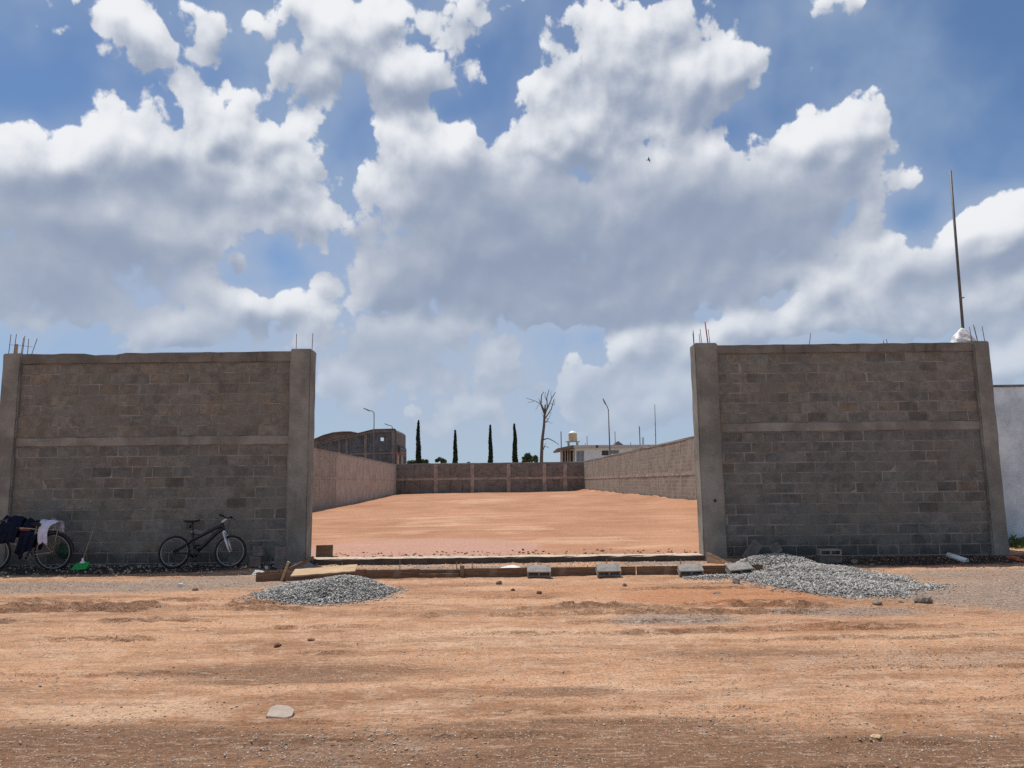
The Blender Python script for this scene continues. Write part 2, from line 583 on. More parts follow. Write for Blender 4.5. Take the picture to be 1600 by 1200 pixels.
def mat_lot(name):
    m, N, b = material(name, .95, .12)
    P = pos(N)
    n_band = N.noise(N.vmath('MULTIPLY', P, (.30, .16, 1.0)), 1.2, 6.0, .62)
    n_mid = N.noise(N.vmath('MULTIPLY', P, (.6, .45, 1)), 1.6, 6.0, .65)
    n_fine = N.noise(P, 15.0, 6.0, .7)
    n_st = N.noise(N.vmath('MULTIPLY', P, (.10, .55, 1)), 2.2, 6.0, .68)
    c = N.mix(N.ramp(n_band, .30, .68), (.325, .16, .092, 1), (.42, .218, .13, 1))
    c = N.mix(N.math('MULTIPLY', N.ramp(n_st, .50, .66), .4), c, (.54, .33, .215, 1))
    c = N.mix(N.math('MULTIPLY', N.ramp(n_mid, .55, .75), .35), c, (.57, .36, .22, 1))
    pink = N.ramp(N.math('ADD', attr(N, 'pink').outputs['Fac'], N.math('MULTIPLY_ADD', n_mid, .5, -.25)), .3, .7)
    c = N.mix(N.math('MULTIPLY', pink, .85), c, (.43, .25, .19, 1))
    pale = N.ramp(N.math('ADD', N.math('MULTIPLY', attr(N, 'pale').outputs['Fac'], .8), N.math('ADD', N.math('MULTIPLY_ADD', n_mid, 1.5, -.75), N.math('MULTIPLY_ADD', n_st, 3.0, -1.5))), .35, .95)
    c = N.mix(N.math('MULTIPLY', pale, .36), c, (.61, .40, .265, 1))
    tone = N.ramp(n_fine, .3, .7, .74, 1.24, smooth=False)
    cm = N.new('ShaderNodeCombineXYZ')
    for k in range(3):
        N.put(cm.inputs[k], tone)
    N.put(b.inputs['Base Color'], N.mix(1.0, c, cm.outputs[0], 'MULTIPLY'))
    bump(N, b, N.math('ADD', n_fine, N.math('MULTIPLY', n_mid, 1.5)), .4, .03)
    return m


def smear(N, P):
    """where mortar was wiped over the wall face"""
    big = N.noise(P, 1.3, 5.0, .62)
    return N.math('MULTIPLY', N.ramp(big, .46, .64), .6)


SMEAR = (.195, .190, .168, 1)


def mat_block():
    """rough concrete block; each block has its own tone (object colour)"""
    m, N, b = material('concrete_block', .95, .1)
    oi = N.new('ShaderNodeObjectInfo')
    P = pos(N)
    n = N.noise(P, 6.0, 6.0, .68)
    f = N.noise(P, 70.0, 3.0, .7)
    c = N.mix(N.ramp(n, .36, .66), N.mix(1.0, oi.outputs['Color'], (.82, .82, .82, 1), 'MULTIPLY'), N.mix(1.0, oi.outputs['Color'], (1.24, 1.22, 1.2, 1), 'MULTIPLY'))
    # mortar squeezed out over the edges of the block
    sp = N.new('ShaderNodeSeparateXYZ'); N.put(sp.inputs[0], N.new('ShaderNodeTexCoord').outputs['Generated'])
    ex = N.math('MULTIPLY', N.math('MINIMUM', sp.outputs[0], N.math('SUBTRACT', 1.0, sp.outputs[0])), 2.0)
    ez = N.math('MINIMUM', sp.outputs[2], N.math('SUBTRACT', 1.0, sp.outputs[2]))
    edge = N.math('MULTIPLY_ADD', N.noise(P, 9.0, 4.0, .7), .5, N.math('MULTIPLY', N.math('MINIMUM', ex, ez), -2.2))
    c = N.mix(N.math('MULTIPLY', N.ramp(edge, .02, .26), .75), c, SMEAR)
    c = N.mix(smear(N, P), c, SMEAR)
    c = N.mix(N.math('MULTIPLY', N.ramp(f, .55, .75), .3), c, (.08, .075, .07, 1))
    # darker towards the foot, with an uneven edge
    sz = N.new('ShaderNodeSeparateXYZ'); N.put(sz.inputs[0], P)
    foot = N.ramp(N.math('ADD', sz.outputs[2], N.math('MULTIPLY_ADD', N.noise(P, 2.5, 5.0, .65), -1.4, .7)), .0, .5, .75, 0.0)
    c = N.mix(foot, c, (.058, .055, .053, 1))
    N.put(b.inputs['Base Color'], c)
    bump(N, b, N.math('ADD', f, N.math('MULTIPLY', n, .9)), .65, .010)
    return m


def mat_mortar():
    m, N, b = material('mortar', .95, .1)
    P = pos(N)
    n = N.noise(P, 3.5, 5.0, .65)
    c = N.mix(N.ramp(n, .38, .60), (.17, .155, .142, 1), (.31, .288, .265, 1))
    c = N.mix(smear(N, P), c, SMEAR)
    N.put(b.inputs['Base Color'], c)
    bump(N, b, N.noise(P, 60.0, 4.0, .7), .5, .006)
    return m


def mat_concrete(name, col, stain=.5, scale=1.0):
    m, N, b = material(name, .9, .15)
    P = pos(N)
    n = N.noise(P, 1.7 * scale, 6.0, .62)
    s = N.noise(N.vmath('MULTIPLY', P, (2.2, 2.2, .5)), 1.8 * scale, 5.0, .6)
    f = N.noise(P, 38.0 * scale, 4.0, .65)
    d = tuple(c * .72 for c in col) + (1,)
    l = tuple(min(1, c * 1.22) for c in col) + (1,)
    c = N.mix(N.ramp(n, .32, .7), d, l)
    c = N.mix(N.math('MULTIPLY', N.ramp(s, .55, .75), stain), c, tuple(x * .45 for x in col) + (1,))
    c = N.mix(N.math('MULTIPLY', N.ramp(f, .6, .8), .3), c, tuple(x * .5 for x in col) + (1,))
    N.put(b.inputs['Base Color'], c)
    bump(N, b, N.math('ADD', f, n), .4, .008)
    return m


def mat_mason(name, dark, lite, mortar, streak=.3):
    """far block walling: courses in the material, in the wall's own x and z"""
    m, N, b = material(name, .95, .1)
    P = local(N)
    sp = N.new('ShaderNodeSeparateXYZ'); N.put(sp.inputs[0], P)
    cb = N.new('ShaderNodeCombineXYZ'); N.put(cb.inputs[0], sp.outputs[0]); N.put(cb.inputs[1], sp.outputs[2])
    br = N.new('ShaderNodeTexBrick')
    N.put(br.inputs['Vector'], cb.outputs[0])
    br.inputs['Color1'].default_value = dark + (1,)
    br.inputs['Color2'].default_value = lite + (1,)
    br.inputs['Mortar'].default_value = mortar + (1,)
    br.inputs['Scale'].default_value = 1.0
    br.inputs['Mortar Size'].default_value = .012
    br.inputs['Mortar Smooth'].default_value = .2
    br.inputs['Bias'].default_value = 0.0
    br.inputs['Brick Width'].default_value = .41
    br.inputs['Row Height'].default_value = .21
    n = N.noise(P, .9, 6.0, .65)
    s = N.noise(N.vmath('MULTIPLY', P, (2.4, 1, .25)), 1.3, 5.0, .65)
    c = N.mix(N.math('MULTIPLY', N.ramp(n, .42, .66), .6), br.outputs[0], tuple((x + y) * .5 * 1.1 for x, y in zip(lite, mortar)) + (1,))
    c = N.mix(N.math('MULTIPLY', N.ramp(s, .52, .7), streak), c, tuple(x * .45 for x in dark) + (1,))
    N.put(b.inputs['Base Color'], c)
    bump(N, b, N.math('ADD', N.math('MULTIPLY', br.outputs[1], -1.0), N.math('MULTIPLY', N.noise(P, 20.0, 4.0, .7), .6)), .6, .015)
    return m


def mat_render_wall():
    """smeared cement render with rain streaks"""
    m, N, b = material('cement_render', .92, .1)
    P = local(N)
    n = N.noise(P, 1.2, 6.0, .65)
    s = N.noise(N.vmath('MULTIPLY', P, (3.0, 1, .12)), 1.4, 4.0, .65)
    f = N.noise(P, 12.0, 5.0, .7)
    c = N.mix(N.ramp(n, .35, .68), (.40, .335, .28, 1), (.54, .465, .395, 1))
    c = N.mix(N.math('MULTIPLY', N.ramp(s, .55, .72), .5), c, (.2, .14, .115, 1))
    c = N.mix(N.math('MULTIPLY', N.ramp(f, .55, .75), .35), c, (.28, .20, .165, 1))
    N.put(b.inputs['Base Color'], c)
    bump(N, b, N.math('ADD', f, n), .5, .02)
    return m


def mat_tone(name, lo, hi, rough=.9):
    """stones: each has its own tone from the mesh attribute"""
    m, N, b = material(name, rough, .2)
    t = attr(N, 'tone').outputs['Fac']
    n = N.noise(pos(N), 120.0, 2.0, .6)
    c = N.mix(N.math('MULTIPLY_ADD', n, .35, N.math('MULTIPLY_ADD', t, 1.0, -.17), clamp=True), lo + (1,), hi + (1,))
    N.put(b.inputs['Base Color'], c)
    return m


def mat_wood(name, col):
    m, N, b = material(name, .8, .15)
    P = local(N)
    n = N.noise(N.vmath('MULTIPLY', P, (1.5, 22, 22)), 2.2, 5.0, .6)
    n2 = N.noise(P, 3.0, 4.0, .6)
    c = N.mix(N.ramp(n, .3, .7), tuple(c * .6 for c in col) + (1,), tuple(c * 1.15 for c in col) + (1,))
    c = N.mix(N.math('MULTIPLY', N.ramp(n2, .55, .75), .45), c, (.32, .26, .2, 1))
    N.put(b.inputs['Base Color'], c)
    bump(N, b, n, .3, .004)
    return m


M = {}
M['soil'] = mat_soil('street_soil')
M['lot'] = mat_lot('lot_soil')
M['block'] = mat_block()
M['mortar'] = mat_mortar()
M['pier'] = mat_concrete('pier_concrete', (.245, .242, .215), .45)
M['beam'] = mat_concrete('beam_concrete', (.25, .24, .212), .4)
M['cap'] = mat_concrete('cap_beam_concrete', (.19, .176, .155), .9)
M['kerb'] = mat_concrete('kerb_concrete', (.085, .072, .06), .5, 2.0)
def _dust(m, col):
    """dry dust lying on the upward faces"""
    N = Nodes(m.node_tree)
    b = N.n['Principled BSDF']
    src = b.inputs['Base Color'].links[0].from_socket
    sp = N.new('ShaderNodeSeparateXYZ'); N.put(sp.inputs[0], N.new('ShaderNodeNewGeometry').outputs['True Normal'])
    f = N.math('MULTIPLY', N.ramp(sp.outputs[2], .55, .9), N.ramp(N.noise(pos(N), 9.0, 4.0, .6), .25, .5))
    N.put(b.inputs['Base Color'], N.mix(f, src, col))
_dust(M['kerb'], (.52, .42, .32, 1))
M['mason_side'] = mat_mason('side_walling', (.205, .18, .15), (.30, .262, .222), (.38, .335, .285))
M['mason_left'] = mat_mason('left_walling', (.275, .24, .20), (.365, .32, .27), (.46, .405, .35))
M['mason_back'] = mat_mason('back_walling', (.135, .118, .104), (.215, .186, .162), (.30, .26, .228), .6)
M['mason_far'] = mat_mason('far_walling', (.055, .068, .082), (.10, .117, .135), (.17, .18, .19), .5)
M['render'] = mat_render_wall()
M['column'] = mat_concrete('column_concrete', (.38, .31, .262), .35)
M['frame_far'] = mat_concrete('far_frame_concrete', (.165, .165, .168), .4)
M['whitewash'] = mat_concrete('white_plaster', (.66, .78, .88), .12, .6)
M['house'] = simple('house_paint', (.58, .72, .78), .8, .2, var=.08, scale=1.2, bumpy=.1)
M['house_trim'] = simple('house_trim', (.42, .43, .43), .8, .2, var=.12, scale=2, bumpy=.1)
M['vault'] = simple('vault_render', (.17, .145, .14), .9, .1, var=.15, scale=1, bumpy=.2)
M['glass_dark'] = simple('dark_opening', (.02, .022, .025), .35, .5, var=.2, scale=1, bumpy=0)
M['pane'] = simple('window_pane', (.16, .20, .24), .2, .5, var=.2, scale=.8, bumpy=0)
M['rust'] = simple('rusty_steel', (.16, .085, .055), .8, .3, .3, var=.4, scale=30)
M['rust_red'] = simple('red_primed_steel', (.36, .10, .05), .8, .3, .1, var=.3, scale=30)
M['steel'] = simple('grey_steel', (.12, .122, .126), .6, .4, .3, var=.2, scale=12)
M['gravel'] = mat_tone('crushed_gravel', (.10, .096, .090), (.60, .57, .53))
M['pebble'] = mat_tone('loose_pebbles', (.15, .105, .078), (.66, .55, .45))
M['earth'] = mat_tone('earth_crumbs', (.17, .085, .05), (.50, .30, .19))
M['rock'] = simple('rock', (.20, .165, .135), .9, .2, var=.45, scale=16, bumpy=.6, dist=.01)
M['clod'] = simple('soil_clod', (.17, .085, .05), .95, .1, var=.4, scale=20, bumpy=.6, dist=.01)
M['wood'] = mat_wood('formwork_timber', (.20, .125, .078))
M['ply'] = mat_wood('plywood', (.52, .36, .22))
M['loose_block'] = simple('loose_block', (.27, .25, .23), .95, .1, var=.2, scale=9, bumpy=.5)
M['old_block'] = simple('old_block', (.155, .142, .13), .95, .1, var=.25, scale=9, bumpy=.5)
M['cement'] = simple('spilled_cement', (.62, .61, .59), .9, .1, var=.15, scale=9, bumpy=.4)
M['pvc'] = simple('white_pvc', (.72, .75, .74), .4, .4, var=.08, scale=8, bumpy=0)
M['plastic'] = simple('white_plastic_film', (.70, .70, .69), .45, .4, var=.12, scale=18, bumpy=.5)
M['rubber'] = simple('rubber', (.018, .018, .019), .75, .3, var=.25, scale=20, bumpy=.1)
M['black_paint'] = simple('black_paint', (.012, .012, .013), .35, .5, var=.2, scale=6, bumpy=0)
M['alloy'] = simple('bare_alloy', (.27, .275, .285), .4, .5, .5, var=.12, scale=10, bumpy=0)
M['white_paint'] = simple('pale_paint', (.62, .62, .63), .4, .5, var=.08, scale=8, bumpy=0)
M['worn_paint'] = simple('worn_tan_paint', (.34, .27, .2), .55, .4, .2, var=.35, scale=14, bumpy=0)
M['red_paint'] = simple('faded_red_paint', (.30, .05, .035), .5, .4, var=.25, scale=14, bumpy=0)
M['navy'] = simple('navy_cloth', (.012, .016, .035), .95, .1, var=.35, scale=16, bumpy=.4)
M['shirt'] = simple('pale_lilac_cloth', (.62, .62, .74), .95, .1, var=.1, scale=9, bumpy=.3)
M['green'] = simple('green_plastic', (.012, .36, .07), .6, .3, var=.25, scale=40, bumpy=.5)
M['green_dark'] = simple('dark_green_film', (.012, .06, .03), .5, .4, var=.3, scale=12, bumpy=.3)
M['handle'] = simple('broom_stick', (.22, .175, .14), .6, .3, var=.3, scale=12, bumpy=0)
M['brick_red'] = simple('red_brick', (.42, .15, .085), .9, .1, var=.3, scale=14, bumpy=.5)
M['tank'] = simple('beige_tank', (.52, .43, .28), .5, .4, var=.06, scale=3, bumpy=0)
M['tank_top'] = simple('white_tank_lid', (.80, .79, .75), .45, .4, var=.05, scale=3, bumpy=0)
M['bark_dead'] = simple('dead_bark', (.14, .11, .09), .9, .1, var=.35, scale=5, bumpy=.4)
M['bark'] = simple('bark', (.09, .065, .045), .9, .1, var=.35, scale=5, bumpy=.4)
M['bird'] = simple('bird_feathers', (.02, .02, .022), .8, .2, var=.2, scale=20, bumpy=0)


def mat_leaf(name, dark, lite):
    m, N, b = material(name, .7, .25)
    t = attr(N, 'tone').outputs['Fac']
    N.put(b.inputs['Base Color'], N.mix(t, dark + (1,), lite + (1,)))
    return m


M['cypress'] = mat_leaf('cypress_leaf', (.012, .026, .014), (.035, .06, .028))
M['bush'] = mat_leaf('bush_leaf', (.045, .075, .03), (.13, .17, .085))
M['grass'] = mat_leaf('grass_blade', (.05, .09, .02), (.17, .22, .07))

# ------------------------------------------------------------------ ground of the street
GROUND_ZONES = {
    # kind: (centre x, centre y, half x, half y, weight)
    'grey': [(-8.0, 12.3, 5.5, .9, .9), (-5.2, 13.0, 1.6, .6, .8), (1.9, 8.85, 1.0, .45, .75), (7.8, 10.4, 3.4, 1.9, .85), (4.1, 9.25, 1.3, .45, .7),
             (8.5, 12.4, 3, 1.2, .7), (-3.4, 12.4, 1.2, .6, .7), (-6.6, 9.3, .9, .35, .5), (3.8, 6.9, 2.2, .5, .4), (-.9, 4.75, .9, .35, .3),
             (-1.0, 14.2, 2.6, .5, .8), (6.0, 6.2, 2.2, .6, .45), (2.8, 14.6, 1.2, .3, .7), (0.0, 12.1, 1.2, .25, .4)],
    'dark': [(-2.0, 6.65, 1.8, .28, .65), (.3, 5.95, .7, .2, .6), (-3.6, 4.85, 3.6, .55, .9), (2.6, 4.3, 5.5, .75, 1.0), (-2.0, 4.1, 4.2, .55, .85), (2.2, 7.15, 1.4, .16, .55),
             (-8.0, 11.0, 3.5, .22, .5), (0.5, 5.0, 2.0, .4, .65), (5.2, 5.1, 2.6, .5, .6), (-1.9, 6.35, 1.2, .2, .6), (-4.9, 6.1, 1.4, .3, .5), (-5.2, 5.9, 1.4, .14, .4), (-9, 9.4, 2.5, .2, .4), (0, 3.3, 12, 1.2, .9), (-.2, 9.55, 2.4, .25, .5), (2.2, 9.7, 1.6, .22, .6), (-7, 10.2, 4, .25, .55), (-6.3, 9.2, 2, .18, .45)],
    'pale': [(-2.9, 5.6, .95, .35, .8), (-.75, 5.6, .6, .28, .7), (-.4, 11.6, .9, .35, .6), (0.2, 7.9, 2.8, .6, .6), (2.0, 6.0, 2.0, .4, .5), (1.3, 8.9, .7, .3, .5),
             (-5.0, 7.4, 1.8, .35, .5), (4.3, 7.9, 1.5, .3, .5)],
    'orange': [(3.0, 10.6, 1.9, 1.1, .9), (0.5, 11.4, 2.8, 1.0, .5), (0.2, 13.9, 4.2, .55, .95), (3.3, 8.2, 1.6, .3, .5), (6.3, 8.8, 1.8, .3, .4)],
    'damp_shade': [(-8.6, 14.6, 4.6, .85, 1.0), (7.6, 14.6, 3.4, .85, 1.0), (-4.6, 14.7, .6, .7, .8), (10.5, 14.6, 1.2, .5, .7)],  # strips under the walls where their shadow is painted into the soil
}


def zone(kind, X, Y):
    acc = np.zeros_like(X)
    for i, (cx, cy, rx, ry, wt) in enumerate(GROUND_ZONES[kind]):
        d = np.sqrt(((X - cx) / rx) ** 2 + ((Y - cy) / ry) ** 2)
        acc = np.maximum(acc, wt * (1 - sstep(d, .45, 1.25)))
    return acc


RUTS = ((10.45, .055, -12, -2.4, 1), (10.1, .05, -12, -1.5, 2), (9.75, .06, -.4, 4.4, 3), (9.45, .055, -1.5, 3.6, 4), (9.15, .035, -12, -3, 5), (8.75, .04, -8.5, -3.6, 6), (8.55, .025, -12, 3, 7),
        (8.2, .03, -4, 9, 8), (7.9, .028, -9, -2, 9), (7.55, .022, 2, 10, 10), (7.2, .02, -8, 0, 11), (6.6, .016, -6, 7, 12), (6.0, .014, -5.5, 2, 13), (5.65, .014, -2.5, 6, 14), (5.2, .012, -5, 5, 15),
        (4.75, .012, -4, 5, 16), (4.4, .012, -4, 4, 17), (10.9, .035, -12, -4, 18), (11.4, .03, 1.5, 4, 19), (10.2, .03, 2.2, 5, 20), (8.3, .03, 3, 8, 21), (10.75, .025, -1, 3, 22))


def ruts(X, Y):
    """wheel ruts along the street: broken scarps on the camera side, crumbling into clods; also a mask for the shadow lines painted along them"""
    z = np.zeros_like(X)
    rut_shade = np.zeros_like(X)
    for (y0, amp, xa, xb, ph) in RUTS:
        yc = y0 + .5 * (vnoise(X * .16 + ph, X * 0 + ph, ph) - .5) + .12 * (vnoise(X * 1.0, X * 0 + ph * 2, ph + 3) - .5) + .05 * (vnoise(X * 6.0, X * 0 + ph * 2, ph + 5) - .5)
        on = sstep(X, xa - .8, xa + .8) * (1 - sstep(X, xb - .8, xb + .8)) * sstep(fbm(X * .9 + ph * 3, X * 0, 3, ph + 7), .33, .58)
        t = Y - yc
        prof = sstep(t, -.014, .022) * np.exp(-np.maximum(t, 0) / .16) - .6 * np.exp(-(np.minimum(t, 0) / .10) ** 2) * (t < 0)
        z += 1.15 * on * amp * prof * (.55 + .9 * vnoise(X * 11, Y * 6, ph + 9))
        rut_shade = np.maximum(rut_shade, on * np.exp(-((t - .005) / (.018 + .45 * amp)) ** 2) * min(1.0, amp / .035))
    return z, rut_shade


def street_height(X, Y):
    X = np.asarray(X, float); Y = np.asarray(Y, float)
    z = .035 * (fbm(X * .35, Y * .8, 3, 3) - .5) + .030 * (fbm(X * 1.3, Y * 2.6, 4, 9) - .5)
    z += .020 * (fbm(X * 5, Y * 7, 3, 21) - .5)
    z += ruts(X, Y)[0]
    # crumbly surface
    cr = np.abs(fbm(X * 9, Y * 11, 3, 81) - .5) * 2
    z += .02 * (cr ** 1.5) * sstep(fbm(X * .8, Y * 1.9, 3, 83), .45, .62)
    near = sstep(Y, 2.0, 3.5) * (1 - sstep(Y, 15.8, 17.5)) * (1 - sstep(np.abs(X), 12.5, 15))
    z = z * near
    # the strip along the wall is a little higher, with crumbled soil against it
    z += .05 * sstep(Y, 13.6, 15.0) * near * (.5 + fbm(X * 2.2, Y * 2, 3, 41)) * (1 - .8 * (np.abs(X - .0) < 4.0))
    return z


def gz(x, y):
    return float(street_height(np.array([x]), np.array([y]))[0])


def grid_object(name, xs, ys, zf, m, attrs=None, warp=None):
    X, Y = np.meshgrid(xs, ys)
    if warp is not None:
        X = warp(X, Y)
    Z = zf(X, Y)
    nx, ny = len(xs), len(ys)
    me = bpy.data.meshes.new(name)
    co = np.stack([X, Y, Z], -1).reshape(-1, 3)
    i = np.arange(nx * ny).reshape(ny, nx)
    q = np.stack([i[:-1, :-1], i[:-1, 1:], i[1:, 1:], i[1:, :-1]], -1).reshape(-1, 4)
    me.vertices.add(len(co)); me.vertices.foreach_set('co', co.ravel())
    me.loops.add(q.size); me.loops.foreach_set('vertex_index', q.ravel().astype(np.int32))
    me.polygons.add(len(q)); me.polygons.foreach_set('loop_start', (np.arange(len(q)) * 4).astype(np.int32))
    me.polygons.foreach_set('loop_total', np.full(len(q), 4, np.int32))
    me.polygons.foreach_set('use_smooth', np.ones(len(q), bool))
    me.update(); me.validate()
    for k, f in (attrs or {}).items():
        at = me.attributes.new(k, 'FLOAT', 'POINT')
        at.data.foreach_set('value', np.clip(f(X, Y), 0, 1).ravel().astype(np.float32))
    return structure(link(name, me, m))


xs = np.concatenate([[-900, -300, -120, -60, -30, -20, -15], np.arange(-12.6, 12.61, .042), [15, 20, 30, 60, 120, 300, 900]])
ys = np.concatenate([[-400, -100, -30, -10, 0, 1.5, 2.5], np.arange(3.2, 8.0, .022), np.arange(8.0, 16.2, .032), [17, 19, 24, 40, 80, 150, 400, 1500]])
grid_object('ground', xs, ys, street_height, M['soil'], dict({k: (lambda X, Y, k=k: zone(k, X, Y)) for k in GROUND_ZONES}, rut_shade=lambda X, Y: ruts(X, Y)[1]))


# ------------------------------------------------------------------ floor of the lot
def side_x(side, Y):
    return (-10.02 if side < 0 else 10.36) - .033 * Y


def lot_height(X, Y):
    t = np.clip((X - side_x(-1, Y)) / 20.4, 0, 1)
    zl = np.interp(Y, [15, 42, 80], [.11, .15, .53])
    zr = np.interp(Y, [15, 36, 80], [.11, .46, .64])
    rise = np.interp(Y, [15, 24, 40], [0.0, .25, 1.0])
    z = zl + (zr - zl) * t ** (1.0 + 1.5 * (1 - rise))
    z = z + .10 * (fbm(X * .25, Y * .15, 3, 51) - .5) * rise + .03 * (fbm(X * 1.2, Y * .8, 3, 57) - .5) * sstep(Y, 15.3, 17)
    # loose earth banked against the right wall
    dr = side_x(1, Y) - X
    z = z + (.12 + .16 * fbm(Y * .9, Y * 0, 3, 61)) * np.exp(-(dr / .7) ** 2) * sstep(Y, 22, 32)
    return z


xs = np.linspace(0, 1, 150)
ys = np.concatenate([np.arange(15.16, 22, .09), np.arange(22, 83, .45)])
grid_object('lot_ground', xs, ys, lot_height, M['lot'], {
    'pink': lambda X, Y: 1.0 * (1 - sstep(np.sqrt(((X + 2.2) / 3.3) ** 2 + ((Y - 17.6) / 3.3) ** 2), .55, 1.15)),
    'pale': lambda X, Y: np.maximum.reduce([(1 - sstep(np.sqrt(((X - cx) / rx) ** 2 + ((Y - cy) / ry) ** 2), .3, 1.1)) for cx, cy, rx, ry in
                                            ((1.6, 19, 2.4, 1.6), (-2.5, 30, 3.0, 5.0), (.2, 24, 1.8, 2.4), (-2.0, 52, 3.5, 8.0), (4.2, 60, 2.5, 5), (-3.6, 22.5, 1.6, 1.6), (3.2, 17, 1.6, .7))])},
    warp=lambda X, Y: side_x(-1, Y) + .1 + X * (side_x(1, Y) - side_x(-1, Y) - .2))

# ------------------------------------------------------------------ the two front walls, block by block
def chipped_box(name, L, D, Hh, bev, seed):
    r = random.Random(seed)
    mb = MB().box(-L / 2, L / 2, 0, D, 0, Hh)
    me = mb.mesh(name)
    bm = bmesh.new(); bm.from_mesh(me)
    bmesh.ops.bevel(bm, geom=list(bm.edges), offset=bev, segments=1, affect='EDGES')
    for v in bm.verts:
        v.co += Vector((r.uniform(-1, 1) * .0022, r.uniform(-1, 1) * .0015, r.uniform(-1, 1) * .0022))
    bm.to_mesh(me); bm.free()
    me.materials.append(M['block'])
    return me


PITCH_X = .411
BLOCKS = {}


def block_mesh(L, hh, k):
    key = (round(L, 2), round(hh, 3), k)
    if key not in BLOCKS:
        BLOCKS[key] = chipped_box('concrete_block', key[0], .13, hh, .007, hash(key) & 0xffff)
    return BLOCKS[key]


def rough_bar(mb_pts, name, bev=.012, cuts=10, amp=.006, axis=0, seed=0):
    """a cast concrete member with slightly uneven arrises"""
    x0, x1, y0, y1, z0, z1 = mb_pts
    me = MB().box(x0, x1, y0, y1, z0, z1).mesh(name)
    bm = bmesh.new(); bm.from_mesh(me)
    bmesh.ops.bevel(bm, geom=list(bm.edges), offset=bev, segments=2, affect='EDGES')
    n = cuts
    ext = ((x0, x1), (y0, y1), (z0, z1))[axis]
    for i in range(1, n):
        c = ext[0] + (ext[1] - ext[0]) * i / n
        co = [0, 0, 0]; co[axis] = c
        no = [0, 0, 0]; no[axis] = 1
        bmesh.ops.bisect_plane(bm, geom=list(bm.verts) + list(bm.edges) + list(bm.faces), plane_co=co, plane_no=no)
    r = random.Random(seed)
    for v in bm.verts:
        v.co += Vector((r.uniform(-1, 1), r.uniform(-1, 1), r.uniform(-1, 1))) * amp
    bm.to_mesh(me); bm.free()
    return me


def rods(parent, pts, m, r=.0065, bent=0.0):
    for (x, y, z0, z1, lean) in pts:
        mb = MB().tube([(x, y, z0), (x + lean * .5 + bent * .01, y, (z0 + z1) / 2), (x + lean, y, z1)], r, 6)
        link('rebar', mb.mesh('rebar', True), m, parent)


def front_wall(X0, Xa, Xb, X1, z_beam0, z_beam1, z_top0, z_top, course_low, course_up, label, seed, tint_up, tint_low, notch=None):
    """X0..Xa left column, Xa..Xb blocks, Xb..X1 right column"""
    r = random.Random(seed)
    base = ((X0 + X1) / 2, 15.0, 0.0)
    W = thing('block_wall', label, 'wall', base, group='front walls')
    bx = base[0]
    YF = .065                                             # block face behind the column faces
    cols = []
    for (a, b_, s) in ((X0, Xa, 1), (Xb, X1, 2)):
        top = z_top + (.045 if (s == 2) == (X0 < 0) else .02)
        me = rough_bar((a - bx, b_ - bx, 0, .42, -.15, top), 'column', .022, 14, .006, 2, seed + s)
        cols.append(link('column', me, M['pier'], W))
    xa, xb = Xa - bx, Xb - bx
    me = rough_bar((xa - .01, xb + .01, YF - .022, YF + .16, z_beam0, z_beam1), 'tie_beam', .012, 22, .006, 0, seed + 5)
    link('tie_beam', me, M['beam'], W)
    me = rough_bar((xa - .01, xb + .01, YF - .03, YF + .17, z_top0, z_top), 'cap_beam', .014, 26, .007, 0, seed + 6)
    if notch:
        for v in me.vertices:
            if v.co.z > z_top - .05 and notch[0] < v.co.x + bx < notch[1]:
                v.co.z -= .035
    link('cap_beam', me, M['cap'], W)
    mor = MB()
    mor.box(xa, xb, YF + .004, YF + .12, -.15, z_beam0 - .001)
    mor.box(xa, xb, YF + .004, YF + .12, z_beam1 + .001, z_top0 - .001)
    link('mortar', mor.mesh('mortar'), M['mortar'], W)
    rows = []
    n_low = int(z_beam0 / course_low) + 1
    for i in range(n_low):
        rows.append((z_beam0 - (i + 1) * course_low + .004, course_low - .012, 0))
    n_up = int(round((z_top0 - z_beam1) / course_up))
    for i in range(n_up):
        rows.append((z_beam1 + i * (z_top0 - z_beam1) / n_up + .007, (z_top0 - z_beam1) / n_up - .012, 1))
    for k, (z, hh, up) in enumerate(rows):
        off = (k % 2) * .5 * PITCH_X + r.uniform(-.07, .07)
        x = xa - off
        while x < xb - .03:
            l, h = max(x, xa + .004), min(x + PITCH_X - .011, xb - .004)
            x += PITCH_X + r.uniform(-.004, .004)
            if h - l < .05:
                continue
            me = block_mesh(h - l, round(hh, 3), r.randrange(3) if h - l > .39 else 0)
            o = link('concrete_block', me, None, W, ((l + h) / 2, YF + r.uniform(-.003, .003), z + r.uniform(-.002, .002)),
                     (0, r.uniform(-.004, .004), r.uniform(-.006, .006)))
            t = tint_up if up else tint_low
            g = r.gauss(1.0, .075)
            if r.random() < .10:
                g *= .80
            w = r.gauss(0, .025) + (.09 if r.random() < (.14 if up else .05) else 0)
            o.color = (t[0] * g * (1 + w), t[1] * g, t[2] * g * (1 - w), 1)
    return W, cols


